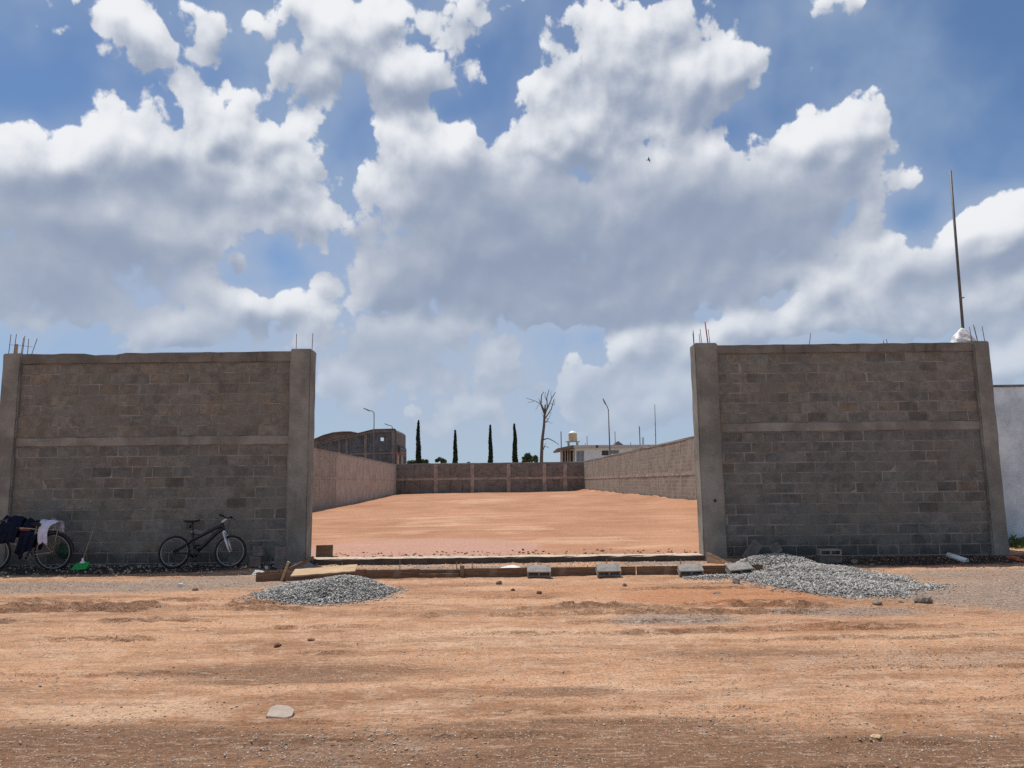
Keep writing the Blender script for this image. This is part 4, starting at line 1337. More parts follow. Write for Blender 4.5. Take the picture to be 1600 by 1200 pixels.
def bike_mountain():
    Bk = thing('bicycle', 'black mountain bicycle with silver fork leaning on the left block wall', 'bicycle', (-6.58, 14.52, 0.03), (R(-7), 0, R(-1)), 'bicycles')
    Bk.scale = (.965, .965, .965)
    wheel(Bk, 0, .325, .325, .024, M['alloy'])
    wheel(Bk, 1.135, .325, .325, .024, M['alloy'])
    bb, hub, fh = (.43, 0, .30), (0, 0, .325), (1.135, 0, .325)
    fr = MB()
    fr.tube([(.93, 0, .84), (.80, 0, .80), (.62, 0, .705), (.42, 0, .60), (.34, 0, .555)], [.034, .036, .035, .03, .026], 10)       # sweeping top tube
    fr.tube([(.945, 0, .785), (.8, 0, .68), (.6, 0, .475), bb], [.037, .040, .038, .034], 10)                                      # down tube
    fr.tube([(.325, 0, .715), (.36, 0, .55), bb], .024, 10)                                                                       # seat tube
    fr.tube([(.34, 0, .67), (.45, 0, .665), (.55, 0, .67)], .012, 8)                                                             # brace
    for s in (-1, 1):
        fr.tube([(.36, s * .02, .565), (.2, s * .055, .45), (0, s * .065, .335)], .016, 8)
        fr.tube([(.42, s * .03, .30), (.2, s * .06, .305), (0, s * .065, .32)], .014, 8)
    fr.tube([(.915, 0, .90), (.965, 0, .745)], .025, 10)
    link('frame', fr.mesh('frame', True), M['black_paint'], Bk)
    fk = MB()
    for s in (-1, 1):
        fk.tube([(.985, s * .065, .70), (1.06, s * .068, .5), (1.135, s * .068, .325)], [.019, .021, .014], 10)
    fk.tube([(.985, -.08, .70), (.985, .08, .70)], .022, 8)
    fk.tube([(.965, 0, .745), (.985, 0, .70)], .022, 8)
    link('fork', fk.mesh('fork', True), M['white_paint'], Bk)
    for s in (-1, 1):
        link('brake_arm', MB().tube([(1.035, s * .085, .66), (1.055, s * .085, .585)], .013, 6).mesh('brake_arm'), M['alloy'], Bk)
    link('stem', MB().tube([(.913, 0, .90), (.93, 0, .93), (1.01, 0, .985)], .022, 8).mesh('stem', True), M['white_paint'], Bk)
    hb = link('handlebar', MB().tube([(.985, -.30, 1.03), (1.0, -.15, 1.015), (1.01, 0, .985), (1.0, .15, 1.015), (.985, .30, 1.03)], .013, 8).mesh('handlebar', True), M['black_paint'], Bk)
    for s in (-1, 1):
        link('grip', MB().tube([(.995, s * .19, 1.022), (.98, s * .31, 1.032)], .02, 8).mesh('grip', True), M['rubber'], hb)
        link('brake_lever', MB().tube([(1.01, s * .17, 1.01), (1.07, s * .2, .985), (1.075, s * .27, .97)], .008, 6).mesh('brake_lever', True), M['black_paint'], hb)
    cab = MB().tube([(1.06, -.12, .99), (1.10, -.1, .88), (1.07, -.06, .72), (1.045, -.07, .64)], .004, 5).tube([(1.05, .12, .99), (1.0, .06, .85), (.9, .03, .78)], .004, 5)
    link('cable', cab.mesh('cable'), M['rubber'], Bk)
    link('seat_post', MB().tube([(.305, 0, .93), (.335, 0, .70)], .015, 8).mesh('seat_post', True), M['black_paint'], Bk)
    link('seat_clamp', MB().tube([(.318, 0, .735), (.325, 0, .70)], .024, 10).mesh('seat_clamp', True), M['alloy'], Bk)
    sd = MB()
    prof = [(.15, .07, .955), (.19, .075, .95), (.26, .06, .945), (.34, .03, .95), (.42, .02, .962), (.45, .012, .97)]
    vs = []
    for (x, w_, z) in prof:
        vs += [(x, -w_, z - .035), (x, -w_ * .8, z - .005), (x, 0, z + .005), (x, w_ * .8, z - .005), (x, w_, z - .035)]
    fs = [(i * 5 + k, i * 5 + k + 1, (i + 1) * 5 + k + 1, (i + 1) * 5 + k) for i in range(5) for k in range(4)]
    fs += [(i * 5, (i + 1) * 5, (i + 1) * 5 + 4, i * 5 + 4) for i in range(5)] + [(0, 1, 2, 3, 4), (25, 26, 27, 28, 29)]
    sd.add(vs, fs)
    link('saddle', sd.mesh('saddle', True), M['rubber'], Bk)
    link('reflector', MB().box(.262, .28, -.03, .03, .80, .86).mesh('reflector'), M['rubber'], Bk)
    ck = link('chainset', MB().lathe([(.09, -.075), (.09, -.07), (.03, -.062), (.02, -.05)], 26, bb, 'Y').mesh('chainset', True), M['black_paint'], Bk)
    for s in (-1, 1):
        link('crank', MB().tube([(bb[0], s * .085, bb[2]), (bb[0] - s * .05, s * .095, bb[2] + s * .16)], .012, 6).mesh('crank'), M['black_paint'], ck)
    for s in (-1, 1):
        link('pedal', MB().box(bb[0] - s * .05 - .05, bb[0] - s * .05 + .05, s * .1 - .04 + s * .05, s * .1 + .04 + s * .05, bb[2] + s * .16 - .012, bb[2] + s * .16 + .012).mesh('pedal'), M['rubber'], ck)
    link('cassette', MB().lathe([(.045, -.055), (.045, -.045), (.03, -.03)], 20, hub, 'Y').mesh('cassette'), M['steel'], Bk)
    ch = MB().tube([(.43, -.068, .385), (.2, -.06, .375), (0, -.05, .37)], .006, 4).tube([(.43, -.068, .215), (.15, -.06, .18), (.03, -.05, .2), (0.0, -.05, .28)], .006, 4)
    link('chain', ch.mesh('chain'), M['steel'], Bk)
    link('rear_derailleur', MB().tube([(.0, -.07, .30), (-.02, -.075, .24), (.02, -.07, .19)], .014, 6).mesh('rear_derailleur'), M['black_paint'], Bk)


def bike_old():
    """roadster facing left, half out of the picture"""
    Bk = thing('bicycle', 'old roadster bicycle with clothes hung over it at the left edge', 'bicycle', (-8.84, 14.45, 0.03), (R(-6), 0, R(181)), 'bicycles')
    Rw = .36
    wheel(Bk, 0, Rw, Rw, .02, M['alloy'], 32)
    wheel(Bk, 1.16, Rw, Rw, .02, M['alloy'], 32)
    bb, seat, hd0, hd1 = (.45, 0, .30), (.33, 0, .80), (.90, 0, .84), (.93, 0, .70)
    link('top_tube', MB().tube([seat, hd0], .015, 8).mesh('top_tube', True), M['worn_paint'], Bk)
    link('red_band', MB().tube([(.45, 0, .775), (.80, 0, .80)], .012, 8).mesh('red_band', True), M['red_paint'], Bk)
    fr = MB().tube([hd1, bb], .016, 8).tube([(.31, 0, .84), bb], .015, 8).tube([hd0, hd1], .018, 8)
    for s in (-1, 1):
        fr.tube([(.33, s * .02, .78), (0, s * .06, Rw)], .009, 6)
        fr.tube([(bb[0], s * .03, bb[2]), (0, s * .06, Rw)], .010, 6)
    link('frame', fr.mesh('frame', True), M['worn_paint'], Bk)
    fk = MB()
    for s in (-1, 1):
        fk.tube([(.94, s * .05, .66), (1.05, s * .055, .52), (1.16, s * .055, Rw)], .011, 8)
    fk.tube([(.94, -.05, .66), (.94, .05, .66)], .014, 6).tube([hd1, (.94, 0, .66)], .014, 6)
    link('fork', fk.mesh('fork', True), M['worn_paint'], Bk)
    hb = link('handlebar', MB().tube([(.78, -.28, .99), (.86, -.25, 1.0), (.92, -.1, .985), (.90, 0, .97), (.92, .1, .985), (.86, .25, 1.0), (.78, .28, .99)], .012, 8).mesh('handlebar', True), M['alloy'], Bk)
    link('stem', MB().tube([hd0, (.89, 0, .97)], .013, 8).mesh('stem', True), M['alloy'], Bk)
    for s in (-1, 1):
        link('grip', MB().tube([(.86, s * .26, 1.0), (.75, s * .285, .985)], .018, 8).mesh('grip', True), M['rubber'], hb)
    link('saddle', MB().add([(.20, -.09, .90), (.20, .09, .90), (.28, .08, .93), (.28, -.08, .93), (.45, .02, .915), (.45, -.02, .915), (.22, -.07, .85), (.22, .07, .85), (.42, 0, .87)],
                             [(0, 1, 2, 3), (3, 2, 4, 5), (0, 3, 5, 8, 6), (1, 7, 8, 4, 2), (0, 6, 7, 1), (4, 8, 5), (6, 8, 7)]).mesh('saddle'), M['rubber'], Bk)
    link('seat_post', MB().tube([(.31, 0, .9), (.32, 0, .8)], .013, 8).mesh('seat_post'), M['alloy'], Bk)
    # mudguard over the rear wheel
    vs, fs = [], []
    for i in range(25):
        a = R(15 + 165 * i / 24.0)
        for (dr, y) in ((.0, -.035), (.018, -.02), (.022, 0), (.018, .02), (0, .035)):
            vs.append((math.cos(a) * (Rw + .015 + dr), y, Rw + math.sin(a) * (Rw + .015 + dr)))
    for i in range(24):
        for k in range(4):
            fs.append((i * 5 + k, i * 5 + k + 1, (i + 1) * 5 + k + 1, (i + 1) * 5 + k))
    link('mudguard', MB().add(vs, fs).mesh('mudguard', True), M['black_paint'], Bk)
    rk = MB()
    for s in (-1, 1):
        rk.tube([(-.22, s * .06, .80), (.32, s * .06, .80)], .006, 6)
        rk.tube([(-.12, s * .065, .80), (-.04, s * .07, Rw)], .006, 6)
    for x in (-.2, -.05, .1, .25):
        rk.tube([(x, -.06, .80), (x, .06, .80)], .005, 6)
    link('luggage_rack', rk.mesh('luggage_rack', True), M['worn_paint'], Bk)
    ck = link('chainset', MB().lathe([(.085, .075), (.085, .07), (.03, .06)], 24, bb, 'Y').mesh('chainset'), M['steel'], Bk)
    for s in (-1, 1):
        link('crank', MB().tube([(bb[0], s * .085, bb[2]), (bb[0] - s * .1, s * .095, bb[2] - s * .12)], .01, 6).mesh('crank'), M['steel'], ck)
    link('chain', MB().tube([(bb[0], .068, bb[2] + .08), (0, .05, Rw + .03)], .006, 4).tube([(bb[0], .068, bb[2] - .08), (0, .05, Rw - .03)], .006, 4).mesh('chain'), M['steel'], Bk)


bike_mountain()
bike_old()


def cloth(name, path, half_w, seed, thick=.012, folds=.02, nw=16, taper=None):
    """a piece of clothing hung over something: path runs over the support, in y and z; x is its width"""
    r = random.Random(seed)
    ph = [r.uniform(0, 6) for _ in range(4)]
    # resample the path
    P = [Vector((0, a, b_)) for a, b_ in path]
    seg = [(P[i + 1] - P[i]).length for i in range(len(P) - 1)]
    tot = sum(seg)
    nl = 26
    vs = []
    for i in range(nl):
        t = tot * i / (nl - 1)
        k = 0
        while k < len(seg) - 1 and t > seg[k]:
            t -= seg[k]; k += 1
        c = P[k].lerp(P[k + 1], min(1, t / seg[k]))
        u = i / (nl - 1)
        w_ = half_w * (taper(u) if taper else 1.0)
        drop = abs(u - .5) * 2
        for j in range(nw):
            s = j / (nw - 1) * 2 - 1
            f = folds * (.25 + drop) * (math.sin(s * 7 + ph[0] + u * 2) + .6 * math.sin(s * 13 + ph[1] - u * 3))
            vs.append((s * w_ + folds * .8 * math.sin(u * 9 + ph[2]), c.y + f * (1 if u < .5 else -1), c.z + folds * .7 * math.sin(s * 5 + ph[3]) * (1 if drop < .4 else .6) + (folds * 1.2 * math.sin(s * 4 + ph[1]) if i in (0, nl - 1) else 0)))
    fs = [(i * nw + j, i * nw + j + 1, (i + 1) * nw + j + 1, (i + 1) * nw + j) for i in range(nl - 1) for j in range(nw - 1)]
    me = MB().add(vs, fs).mesh(name, True, fix=True)
    bm = bmesh.new(); bm.from_mesh(me)
    bmesh.ops.solidify(bm, geom=list(bm.faces), thickness=thick)
    bm.to_mesh(me); bm.free()
    me.polygons.foreach_set('use_smooth', [True] * len(me.polygons))
    return me


# jacket over the handlebar, trousers over the saddle, shirt over the rack
c = ray_at_y(24, 835, 14.5)
o = link('jacket', cloth('jacket', [(-.20, -.46), (-.21, -.2), (-.13, -.02), (0, .04), (.13, -.02), (.2, -.2), (.2, -.36)], .20, 1, .03, .026, 18, lambda u: .85 + .3 * abs(u - .5)),
         M['navy'], None, (c.x - .02, 14.5, 1.03), (0, R(8), R(3)))
tag(o, 'dark navy jacket draped over the handlebar at the left edge', 'jacket', 'clothes hung on the old bicycle')
c = ray_at_y(56, 845, 14.47)
o = link('trousers', cloth('trousers', [(-.15, -.68), (-.16, -.3), (-.10, -.02), (0, .03), (.1, -.02), (.14, -.3), (.14, -.5)], .155, 2, .03, .026, 16, lambda u: .75 + .25 * min(1, 3 * u)),
         M['navy'], None, (c.x + .0, 14.50, .95), (0, R(16), R(0)))
tag(o, 'dark trousers hanging over the saddle of the old bicycle', 'trousers', 'clothes hung on the old bicycle')
c = ray_at_y(78, 830, 14.45)
o = link('shirt', cloth('shirt', [(-.19, -.37), (-.20, -.15), (-.16, 0), (-.06, .06), (.06, .06), (.14, 0), (.16, -.16)], .105, 4, .014, .014, 18, lambda u: .9 if u < .35 else .9 + .7 * min(1, (u - .35) * 5)),
         M['shirt'], None, (c.x + .0, 14.47, .925), (0, R(4), R(-4)))
tag(o, 'pale lilac shirt folded over the rack of the old bicycle', 'shirt', 'clothes hung on the old bicycle')
me = lump('plastic_bag', .17, .07, .16, 12, .4, 3)
p = ray_at_y(98, 862, 14.9)
tag(link('plastic_bag', me, M['green_dark'], None, (p.x, 14.87, .36)), 'dark green bag behind the rear wheel of the old bicycle', 'bag')

# broom
BR = thing('broom', 'green broom leaning on the left block wall between the bicycles', 'broom', (ray_at_z(120, 896).x, 14.32, gz(-8.4, 14.3)))
head = MB().prism([(-.17, 0), (.12, .02), (.17, .10), (.155, .155), (-.06, .14), (-.12, .09)], -.035, .035)
link('bristles', bevel_mesh(head, 'bristles', .008, jitter=.004), M['green'], BR, (0, 0, 0), (R(-8), 0, 0))
link('socket', MB().lathe([(.05, .13), (.045, .16), (.022, .18), (.018, .23)], 12, (.03, .012, 0)).mesh('socket', True), M['pvc'], BR)
link('stick', MB().tube([(.03, .02, .2), (.0, .36, .74), (-.04, .70, 1.26)], .014, 8).mesh('stick', True), M['handle'], BR)

# white PVC pipe, film, pole and sack
a, b_ = ray_at_y(1481, 867, 14.55), ray_at_y(1511, 877, 14.2)
me = MB()
dv = b_ - a
ring = []
prof = [(.052, 0), (.052, dv.length), (.044, dv.length), (.044, 0)]
me.lathe(prof, 18, (0, 0, 0), 'Z', True)
o = link('pvc_pipe', me.mesh('pvc_pipe', True), M['pvc'], None, (a.x, a.y, a.z))
o.rotation_euler = dv.to_track_quat('Z', 'Y').to_euler()
tag(o, 'short white plastic pipe lying at the foot of the right wall', 'pipe')

p = ray_at_z(404, 899)
tag(link('plastic_film', lump('plastic_film', .12, .1, .06, 44, 1.1, 4), M['plastic'], None, (p.x, p.y, gz(p.x, p.y) + .03)), 'crumpled clear plastic film on the ground below the standing block', 'plastic film')

PB = thing('steel_pole', 'tall thin grey pole standing above the right end of the wall', 'pole', (ray_at_y(1506, 534, 15.3).x, 15.3, 4.38))
t = ray_at_y(1485, 267, 15.3) - Vector(PB.location)
link('shaft', MB().tube([(0, 0, -.3), t * .5, t], [.03, .027, .024], 10).mesh('shaft', True), M['steel'], PB)
link('bracket', MB().tube([t * .26, t * .26 + Vector((.07, -.02, .02))], .014, 6).mesh('bracket'), M['steel'], PB)
bm = bmesh.new()
bmesh.ops.create_icosphere(bm, subdivisions=4, radius=1.0)
rr = random.Random(3)
for v in bm.verts:
    n = v.co.normalized()
    a = math.atan2(n.y, n.x)
    k = 1 + .10 * math.sin(a * 5 + 1) + .06 * math.sin(a * 11 + n.z * 6) + .05 * math.sin(n.z * 13 + a * 3) + rr.uniform(-.02, .02)
    up = max(0, n.z)
    v.co = Vector((n.x * .25 * k * (1 - .55 * up), n.y * .16 * k * (1 - .5 * up), n.z * .30 * (1 if n.z > 0 else .35)))
me = bpy.data.meshes.new('plastic_sack'); bm.to_mesh(me); bm.free()
o = link('plastic_sack', me, M['plastic'], None, (PB.location.x - .02, 15.28, 4.44))
tag(o, 'white plastic sack wrapped round the foot of the pole on the wall', 'sack')

# broken bricks and weeds by the neighbour's wall
for (px, py, rz, label) in ((1583, 877, .3, 'broken red brick by the right end of the wall, leftmost'), (1592, 879, 1.2, 'broken red brick by the right end of the wall, rightmost')):
    p = ray_at_z(px, py, .0)
    tag(link('brick', bevel_mesh(MB().box(-.1, .1, -.06, .06, 0, .05), 'brick', .006, jitter=.006), M['brick_red'], None, (p.x, p.y, gz(p.x, p.y)), (R(8), R(5), rz)), label, 'brick', 'broken bricks')


def leaves_mesh(name, C, size, tone, seed, stretch=(1, 1, 1)):
    """small three-sided and four-sided leaves at the points C"""
    r = np.random.default_rng(seed)
    n = len(C)
    u = r.normal(0, 1, (n, 3)) * np.array(stretch); u /= np.linalg.norm(u, axis=1)[:, None]
    w = np.cross(u, r.normal(0, 1, (n, 3))); w /= np.linalg.norm(w, axis=1)[:, None] + 1e-9
    s = size[:, None]
    V = np.stack([C - w * s * .35, C + u * s * .8, C + w * s * .35, C - u * s * .7], 1).reshape(-1, 3)
    F = np.arange(n * 4).reshape(n, 4)
    me = bpy.data.meshes.new(name)
    me.vertices.add(len(V)); me.vertices.foreach_set('co', V.ravel())
    me.loops.add(F.size); me.loops.foreach_set('vertex_index', F.ravel().astype(np.int32))
    me.polygons.add(n); me.polygons.foreach_set('loop_start', (np.arange(n) * 4).astype(np.int32))
    me.polygons.foreach_set('loop_total', np.full(n, 4, np.int32))
    me.update(); me.validate()
    at = me.attributes.new('tone', 'FLOAT', 'POINT')
    at.data.foreach_set('value', np.repeat(tone, 4).astype(np.float32))
    return me


gr = np.random.default_rng(9)
n = 900
C = np.stack([gr.uniform(10.3, 16, n), gr.uniform(16.6, 18.3, n), np.zeros(n)], -1)
hgt = gr.uniform(.03, .13, n) * (1 + .9 * sstep(C[:, 1], 17.4, 18.2))
C[:, 2] = hgt * .4
tag(link('grass', leaves_mesh('grass', C, hgt, gr.random(n), 4, (.25, .25, 1)), M['grass']), 'low green weeds along the foot of the white wall', 'grass', None, 'stuff')

# ------------------------------------------------------------------ beyond the far wall
def cypress(px, py, Y, wpx, label, seed):
    top = ray_at_y(px, py, Y)
    Hh = top.z
    T = thing('cypress_tree', label, 'tree', (top.x, Y, 0), group='cypress trees beyond the far wall')
    link('trunk', MB().tube([(0, 0, -.2), (.03, 0, Hh * .5), (0, 0, Hh * .96)], [.16, .09, .02], 8).mesh('trunk', True), M['bark'], T)
    r = np.random.default_rng(seed)
    n = 5200
    t = r.random(n) ** .75
    rad = wpx / FPX * Y * .5
    ang = r.uniform(0, 2 * np.pi, n)
    prof = np.where(t < .06, t / .06, 1.0) * (1 - t) ** .62 * (.86 + .28 * vnoise(t * 13 + seed, ang * 1.6, seed)) + .03
    rr = rad * prof * np.sqrt(r.uniform(.25, 1.0, n))
    C = np.stack([rr * np.cos(ang) + .12 * (vnoise(t * 5, t * 0, seed + 4) - .5), rr * np.sin(ang), .25 + t * (Hh - .3)], -1)
    tone = np.clip(.35 + .5 * (vnoise(C[:, 2] * 1.3, ang * 1.2, seed + 2) - .3) + r.normal(0, .18, n), 0, 1)
    link('crown', leaves_mesh('crown', C, r.uniform(.10, .24, n), tone, seed, (.5, .5, 1.6)), M['cypress'], T)


cypress(654, 657, 96, 12.5, 'tall dark cypress, leftmost of four beyond the far wall', 1)
cypress(711, 672, 97, 11.0, 'shortest dark cypress, second from left of the four', 2)
cypress(766, 664, 97, 11.0, 'dark cypress, third from left of the four', 3)
cypress(804, 662, 95, 12.0, 'dark cypress nearest the bare dead tree', 4)


def bush(px, py, Y, w_px, label, seed):
    top = ray_at_y(px, py, Y)
    T = thing('bush', label, 'bush', (top.x, Y, 0), group='bushes beyond the far wall')
    link('trunk', MB().tube([(0, 0, -.2), (.1, 0, top.z * .5), (-.05, 0, top.z * .8)], [.12, .08, .04], 7).mesh('trunk', True), M['bark'], T)
    r = np.random.default_rng(seed)
    rad = w_px / FPX * Y * .5
    n, k = 2600, 14
    cl = np.stack([r.normal(0, .5, k) * rad, r.normal(0, .5, k) * rad, top.z * (.62 + .3 * r.random(k))], -1)
    idx = r.integers(0, k, n)
    d = r.normal(0, 1, (n, 3)); d /= np.linalg.norm(d, axis=1)[:, None]
    C = cl[idx] + d * rad * .42 * r.random((n, 1)) ** .4 * np.array([1, 1, .8])
    C[:, 2] = np.minimum(C[:, 2], top.z)
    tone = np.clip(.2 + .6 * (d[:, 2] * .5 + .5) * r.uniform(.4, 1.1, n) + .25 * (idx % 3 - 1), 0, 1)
    link('crown', leaves_mesh('crown', C, r.uniform(.12, .3, n), tone, seed), M['bush'], T)


for (px, py, Y, wpx, label) in ((689, 712, 100, 15, 'rounded green bush between the first two cypresses'), (665, 715, 100, 14, 'dark green bush at the foot of the leftmost cypress'),
                                (728, 720, 104, 14, 'low green bush right of the shortest cypress'), (823, 705, 104, 18, 'grey green bush left of the dead tree'), (836, 709, 103, 16, 'grey green bush at the foot of the dead tree'),
                                (645, 717, 102, 14, 'low bush right of the unfinished block building')):
    bush(px, py, Y, wpx, label, int(px))


def dead_tree():
    Y = 95.0
    base = ray_at_y(845, 722, Y)
    T = thing('dead_tree', 'bare dead tree with broken branches beyond the far wall', 'tree', (base.x, Y, 0))
    k = Y / FPX

    def L(px, py, dy=0.0):
        p = ray_at_y(px, py, Y)
        return Vector((p.x - base.x, dy, p.z))
    link('trunk', MB().tube([(0, 0, -.2), L(846, 718), L(847, 690), L(850, 665), L(851, 645), L(852, 632)], [.27, .23, .20, .17, .14, .09], 10).mesh('trunk', True), M['bark_dead'], T)
    br = [([(851, 648), (845, 632), (846, 618), (849.5, 613)], .20), ([(851, 650), (855, 636), (854, 622), (857.5, 610)], .2), ([(852, 645), (858, 632), (862, 622), (868, 613)], .18),
          ([(851, 655), (861, 640), (865, 626), (866, 624)], .15), ([(850, 640), (846, 632), (835, 627), (822, 623.5)], .12), ([(834, 627), (828, 628.5), (824, 630)], .06), ([(848, 636), (843, 625), (842, 621)], .12),
          ([(852, 660), (857, 655), (862, 643)], .1), ([(851, 662), (849, 650), (846, 644)], .09), ([(849, 687), (856, 685), (864, 689), (871, 694)], .16), ([(848, 702), (852, 697), (856, 699), (858, 700)], .11),
          ([(849, 703), (851, 695), (854, 692)], .08), ([(852, 660), (857, 659), (861, 662), (863, 661)], .07), ([(855, 628), (851, 620), (852, 614)], .09), ([(860, 630), (866, 633), (867, 626)], .07),
          ([(847, 628), (841, 633), (837, 640)], .06), ([(857, 645), (862, 644)], .06), ([(854, 655), (856, 653), (855, 660)], .07), ([(871, 694), (873, 693), (873, 698)], .05), ([(862, 622), (860, 616), (862, 612)], .06)]
    r = random.Random(4)
    for pts, rad in br:
        dy = r.uniform(-1.2, 1.2)
        n = len(pts)
        P = [L(x, y, dy * i / (n - 1)) for i, (x, y) in enumerate(pts)]
        link('branch', MB().tube(P, [.55 * rad * (1 - .65 * i / (n - 1)) for i in range(n)], 7).mesh('branch', True), M['bark_dead'], T)


dead_tree()


def street_lamp(px, y_top, Y, arm, label, r0, px_base=None):
    """arm: (dx, dy) pixels from the pole top to the lamp head"""
    top = ray_at_y(px, y_top, Y)
    bs = ray_at_y(px_base or px, 722, Y)
    T = thing('street_lamp', label, 'street lamp', (bs.x, Y, 0), group='street lamps beyond the lot')
    tp = Vector((top.x - bs.x, 0, top.z))
    end = ray_at_y(px + arm[0], y_top + arm[1], Y)
    e = Vector((end.x - bs.x, 0, end.z))
    link('pole', MB().tube([(0, 0, -.2), tp * .5, tp], [r0 * 1.3, r0, r0 * .75], 8).mesh('pole', True), M['steel'], T)
    link('arm', MB().tube([tp, tp.lerp(e, .5) + Vector((0, 0, .12)), e], r0 * .6, 7).mesh('arm', True), M['steel'], T)
    d = (e - tp).normalized()
    w_ = d.cross(Vector((0, 1, 0))).normalized()
    h = MB()
    a, b_ = e - d * .15, e + d * .75
    vs = []
    for q, hw, th in ((a, .07, .05), (e + d * .2, .15, .07), (b_, .10, .035)):
        vs += [q + Vector((0, -hw, 0)) + w_ * th, q + Vector((0, hw, 0)) + w_ * th, q + Vector((0, hw, 0)) - w_ * th, q + Vector((0, -hw, 0)) - w_ * th]
    fs = [(0, 1, 2, 3), (8, 11, 10, 9)]
    for i in range(2):
        for k in range(4):
            fs.append((i * 4 + k, i * 4 + (k + 1) % 4, i * 4 + 4 + (k + 1) % 4, i * 4 + 4 + k))
    h.add(vs, fs)
    link('lamp_head', h.mesh('lamp_head'), M['glass_dark'] if False else M['steel'], T)


street_lamp(584.5, 645, 88, (-8, -3.5), 'tall street lamp with its arm to the left, beside the unfinished building', .07)
street_lamp(613, 667, 125, (-6, -2.5), 'small distant street lamp above the unfinished building', .085)
street_lamp(950.5, 640, 92, (-4.5, -9), 'tall street lamp rising behind the right lot wall', .085, 954)

# unfinished block building on the left
Y0 = 104.0


def BP(px, py, Y=Y0):
    p = ray_at_y(px, py, Y)
    return (p.x, p.z)


org = ray_at_y(560, 722, Y0)
UB = thing('unfinished_building', 'unfinished grey block building with concrete frame beyond the left wall', 'building', (org.x, Y0, 0))


def bpoly(pts, y0, y1, name, m, parent, X0=None, Y=Y0):
    ox = parent.location.x if X0 is None else X0
    me = MB().prism([(BP(x, y, Y)[0] - ox, max(BP(x, y, Y)[1], -.2)) for x, y in pts], y0, y1).mesh(name)
    return link(name, me, m, parent)


hole = (594, 683.5, 599.5, 689)
bpoly([(497, 735), (497, 694), (531, 686.5), (570, 678), (570, 735)], .1, .35, 'wall_panel', M['mason_far'], UB)
bpoly([(570, 735), (570, 678), (583, 675), (hole[0], 674.5), (hole[0], 735)], .1, .35, 'wall_panel', M['mason_far'], UB)
bpoly([(hole[0], 735), (hole[0], hole[3]), (hole[2], hole[3]), (hole[2], 735)], .1, .35, 'wall_panel', M['mason_far'], UB)
bpoly([(hole[0], hole[1]), (hole[0], 674.5), (hole[2], 674.5), (hole[2], hole[1])], .1, .35, 'wall_panel', M['mason_far'], UB)
bpoly([(hole[2], 735), (hole[2], 674.5), (612, 674.5), (612, 735)], .1, .35, 'wall_panel', M['mason_far'], UB)
bpoly([(497, 695), (497, 692.5), (540, 682.5), (584, 672), (617, 671), (617, 675), (585, 676), (541, 685.5)], -.1, .6, 'roof_beam', M['frame_far'], UB)
bpoly([(495, 692.3), (540, 682.3), (584, 671.5), (617, 670.6), (617, 669.8), (584, 670.7), (540, 681.5), (495, 691.5)], -.4, 1.0, 'roof_edge', M['frame_far'], UB)
for (a, b_, t) in ((528, 532, 686), (540, 543.5, 684), (569, 573.5, 677), (612, 617, 672)):
    bpoly([(a, 735), (a, t), (b_, t), (b_, 735)], -.05, .5, 'column', M['frame_far'], UB)
bpoly([(497, 712), (497, 709.5), (612, 706.5), (612, 709)], -.02, .5, 'floor_beam', M['frame_far'], UB)
# return wall and lower wing
bpoly([(617, 735), (617, 671), (619.5, 674), (619.5, 735)], .2, 9, 'return_wall', M['frame_far'], UB)
bpoly([(619.5, 735), (619.5, 694), (624, 698), (624, 735)], 1, 7, 'stair_wall', M['mason_far'], UB)
for (a, b_, t) in ((622.5, 625.5, 710), (629, 631.5, 708)):
    bpoly([(a, 735), (a, t), (b_, t), (b_, 735)], -1.2, -.9, 'porch_post', M['column'], UB)
bpoly([(621, 709), (621, 707), (636, 709.5), (636, 711)], -1.4, -.7, 'porch_beam', M['rust_red'], UB)

VB = thing('vaulted_building', 'building with a brown vaulted roof behind the left wall', 'building', (ray_at_y(520, 722, 112).x, 112, 0))
arc = [(470, 700), (480, 692), (492, 686), (505, 680.5), (520, 676.5), (535, 675), (548, 675), (558, 677), (570, 682)]
bpoly(arc[::-1] + [(470, 735), (570, 735)], .5, 14, 'gable_wall', M['vault'], VB, None, 112)
bpoly([(470, 700)] + [(x, y - 1.1) for x, y in arc] + [(570, 682)] + [(x, y) for x, y in arc[::-1]][1:-1], .0, 14.5, 'vault_roof', M['frame_far'], VB, None, 112)
bpoly([(495.5, 735), (495.5, 688), (516, 688), (505, 693), (500, 697), (500, 735)], .3, .52, 'dark_opening', M['glass_dark'], VB, None, 112)
rods(VB, [(BP(501.5, 0, 112)[0] - VB.location.x, -.1, 0, BP(501.5, 671, 112)[1], 0)], M['steel'], .05)

# flat-roofed house on the right
YH = 100.0
HS = thing('flat_roofed_house', 'pale flat-roofed house behind the right lot wall', 'house', (ray_at_y(950, 722, YH).x, YH, 0))


def hp(pts, y0, y1, name, m, parent=None):
    ox = HS.location.x
    me = MB().prism([(BP(x, y, YH)[0] - ox, max(BP(x, y, YH)[1], -.2)) for x, y in pts], y0, y1).mesh(name)
    return link(name, me, m, parent or HS)


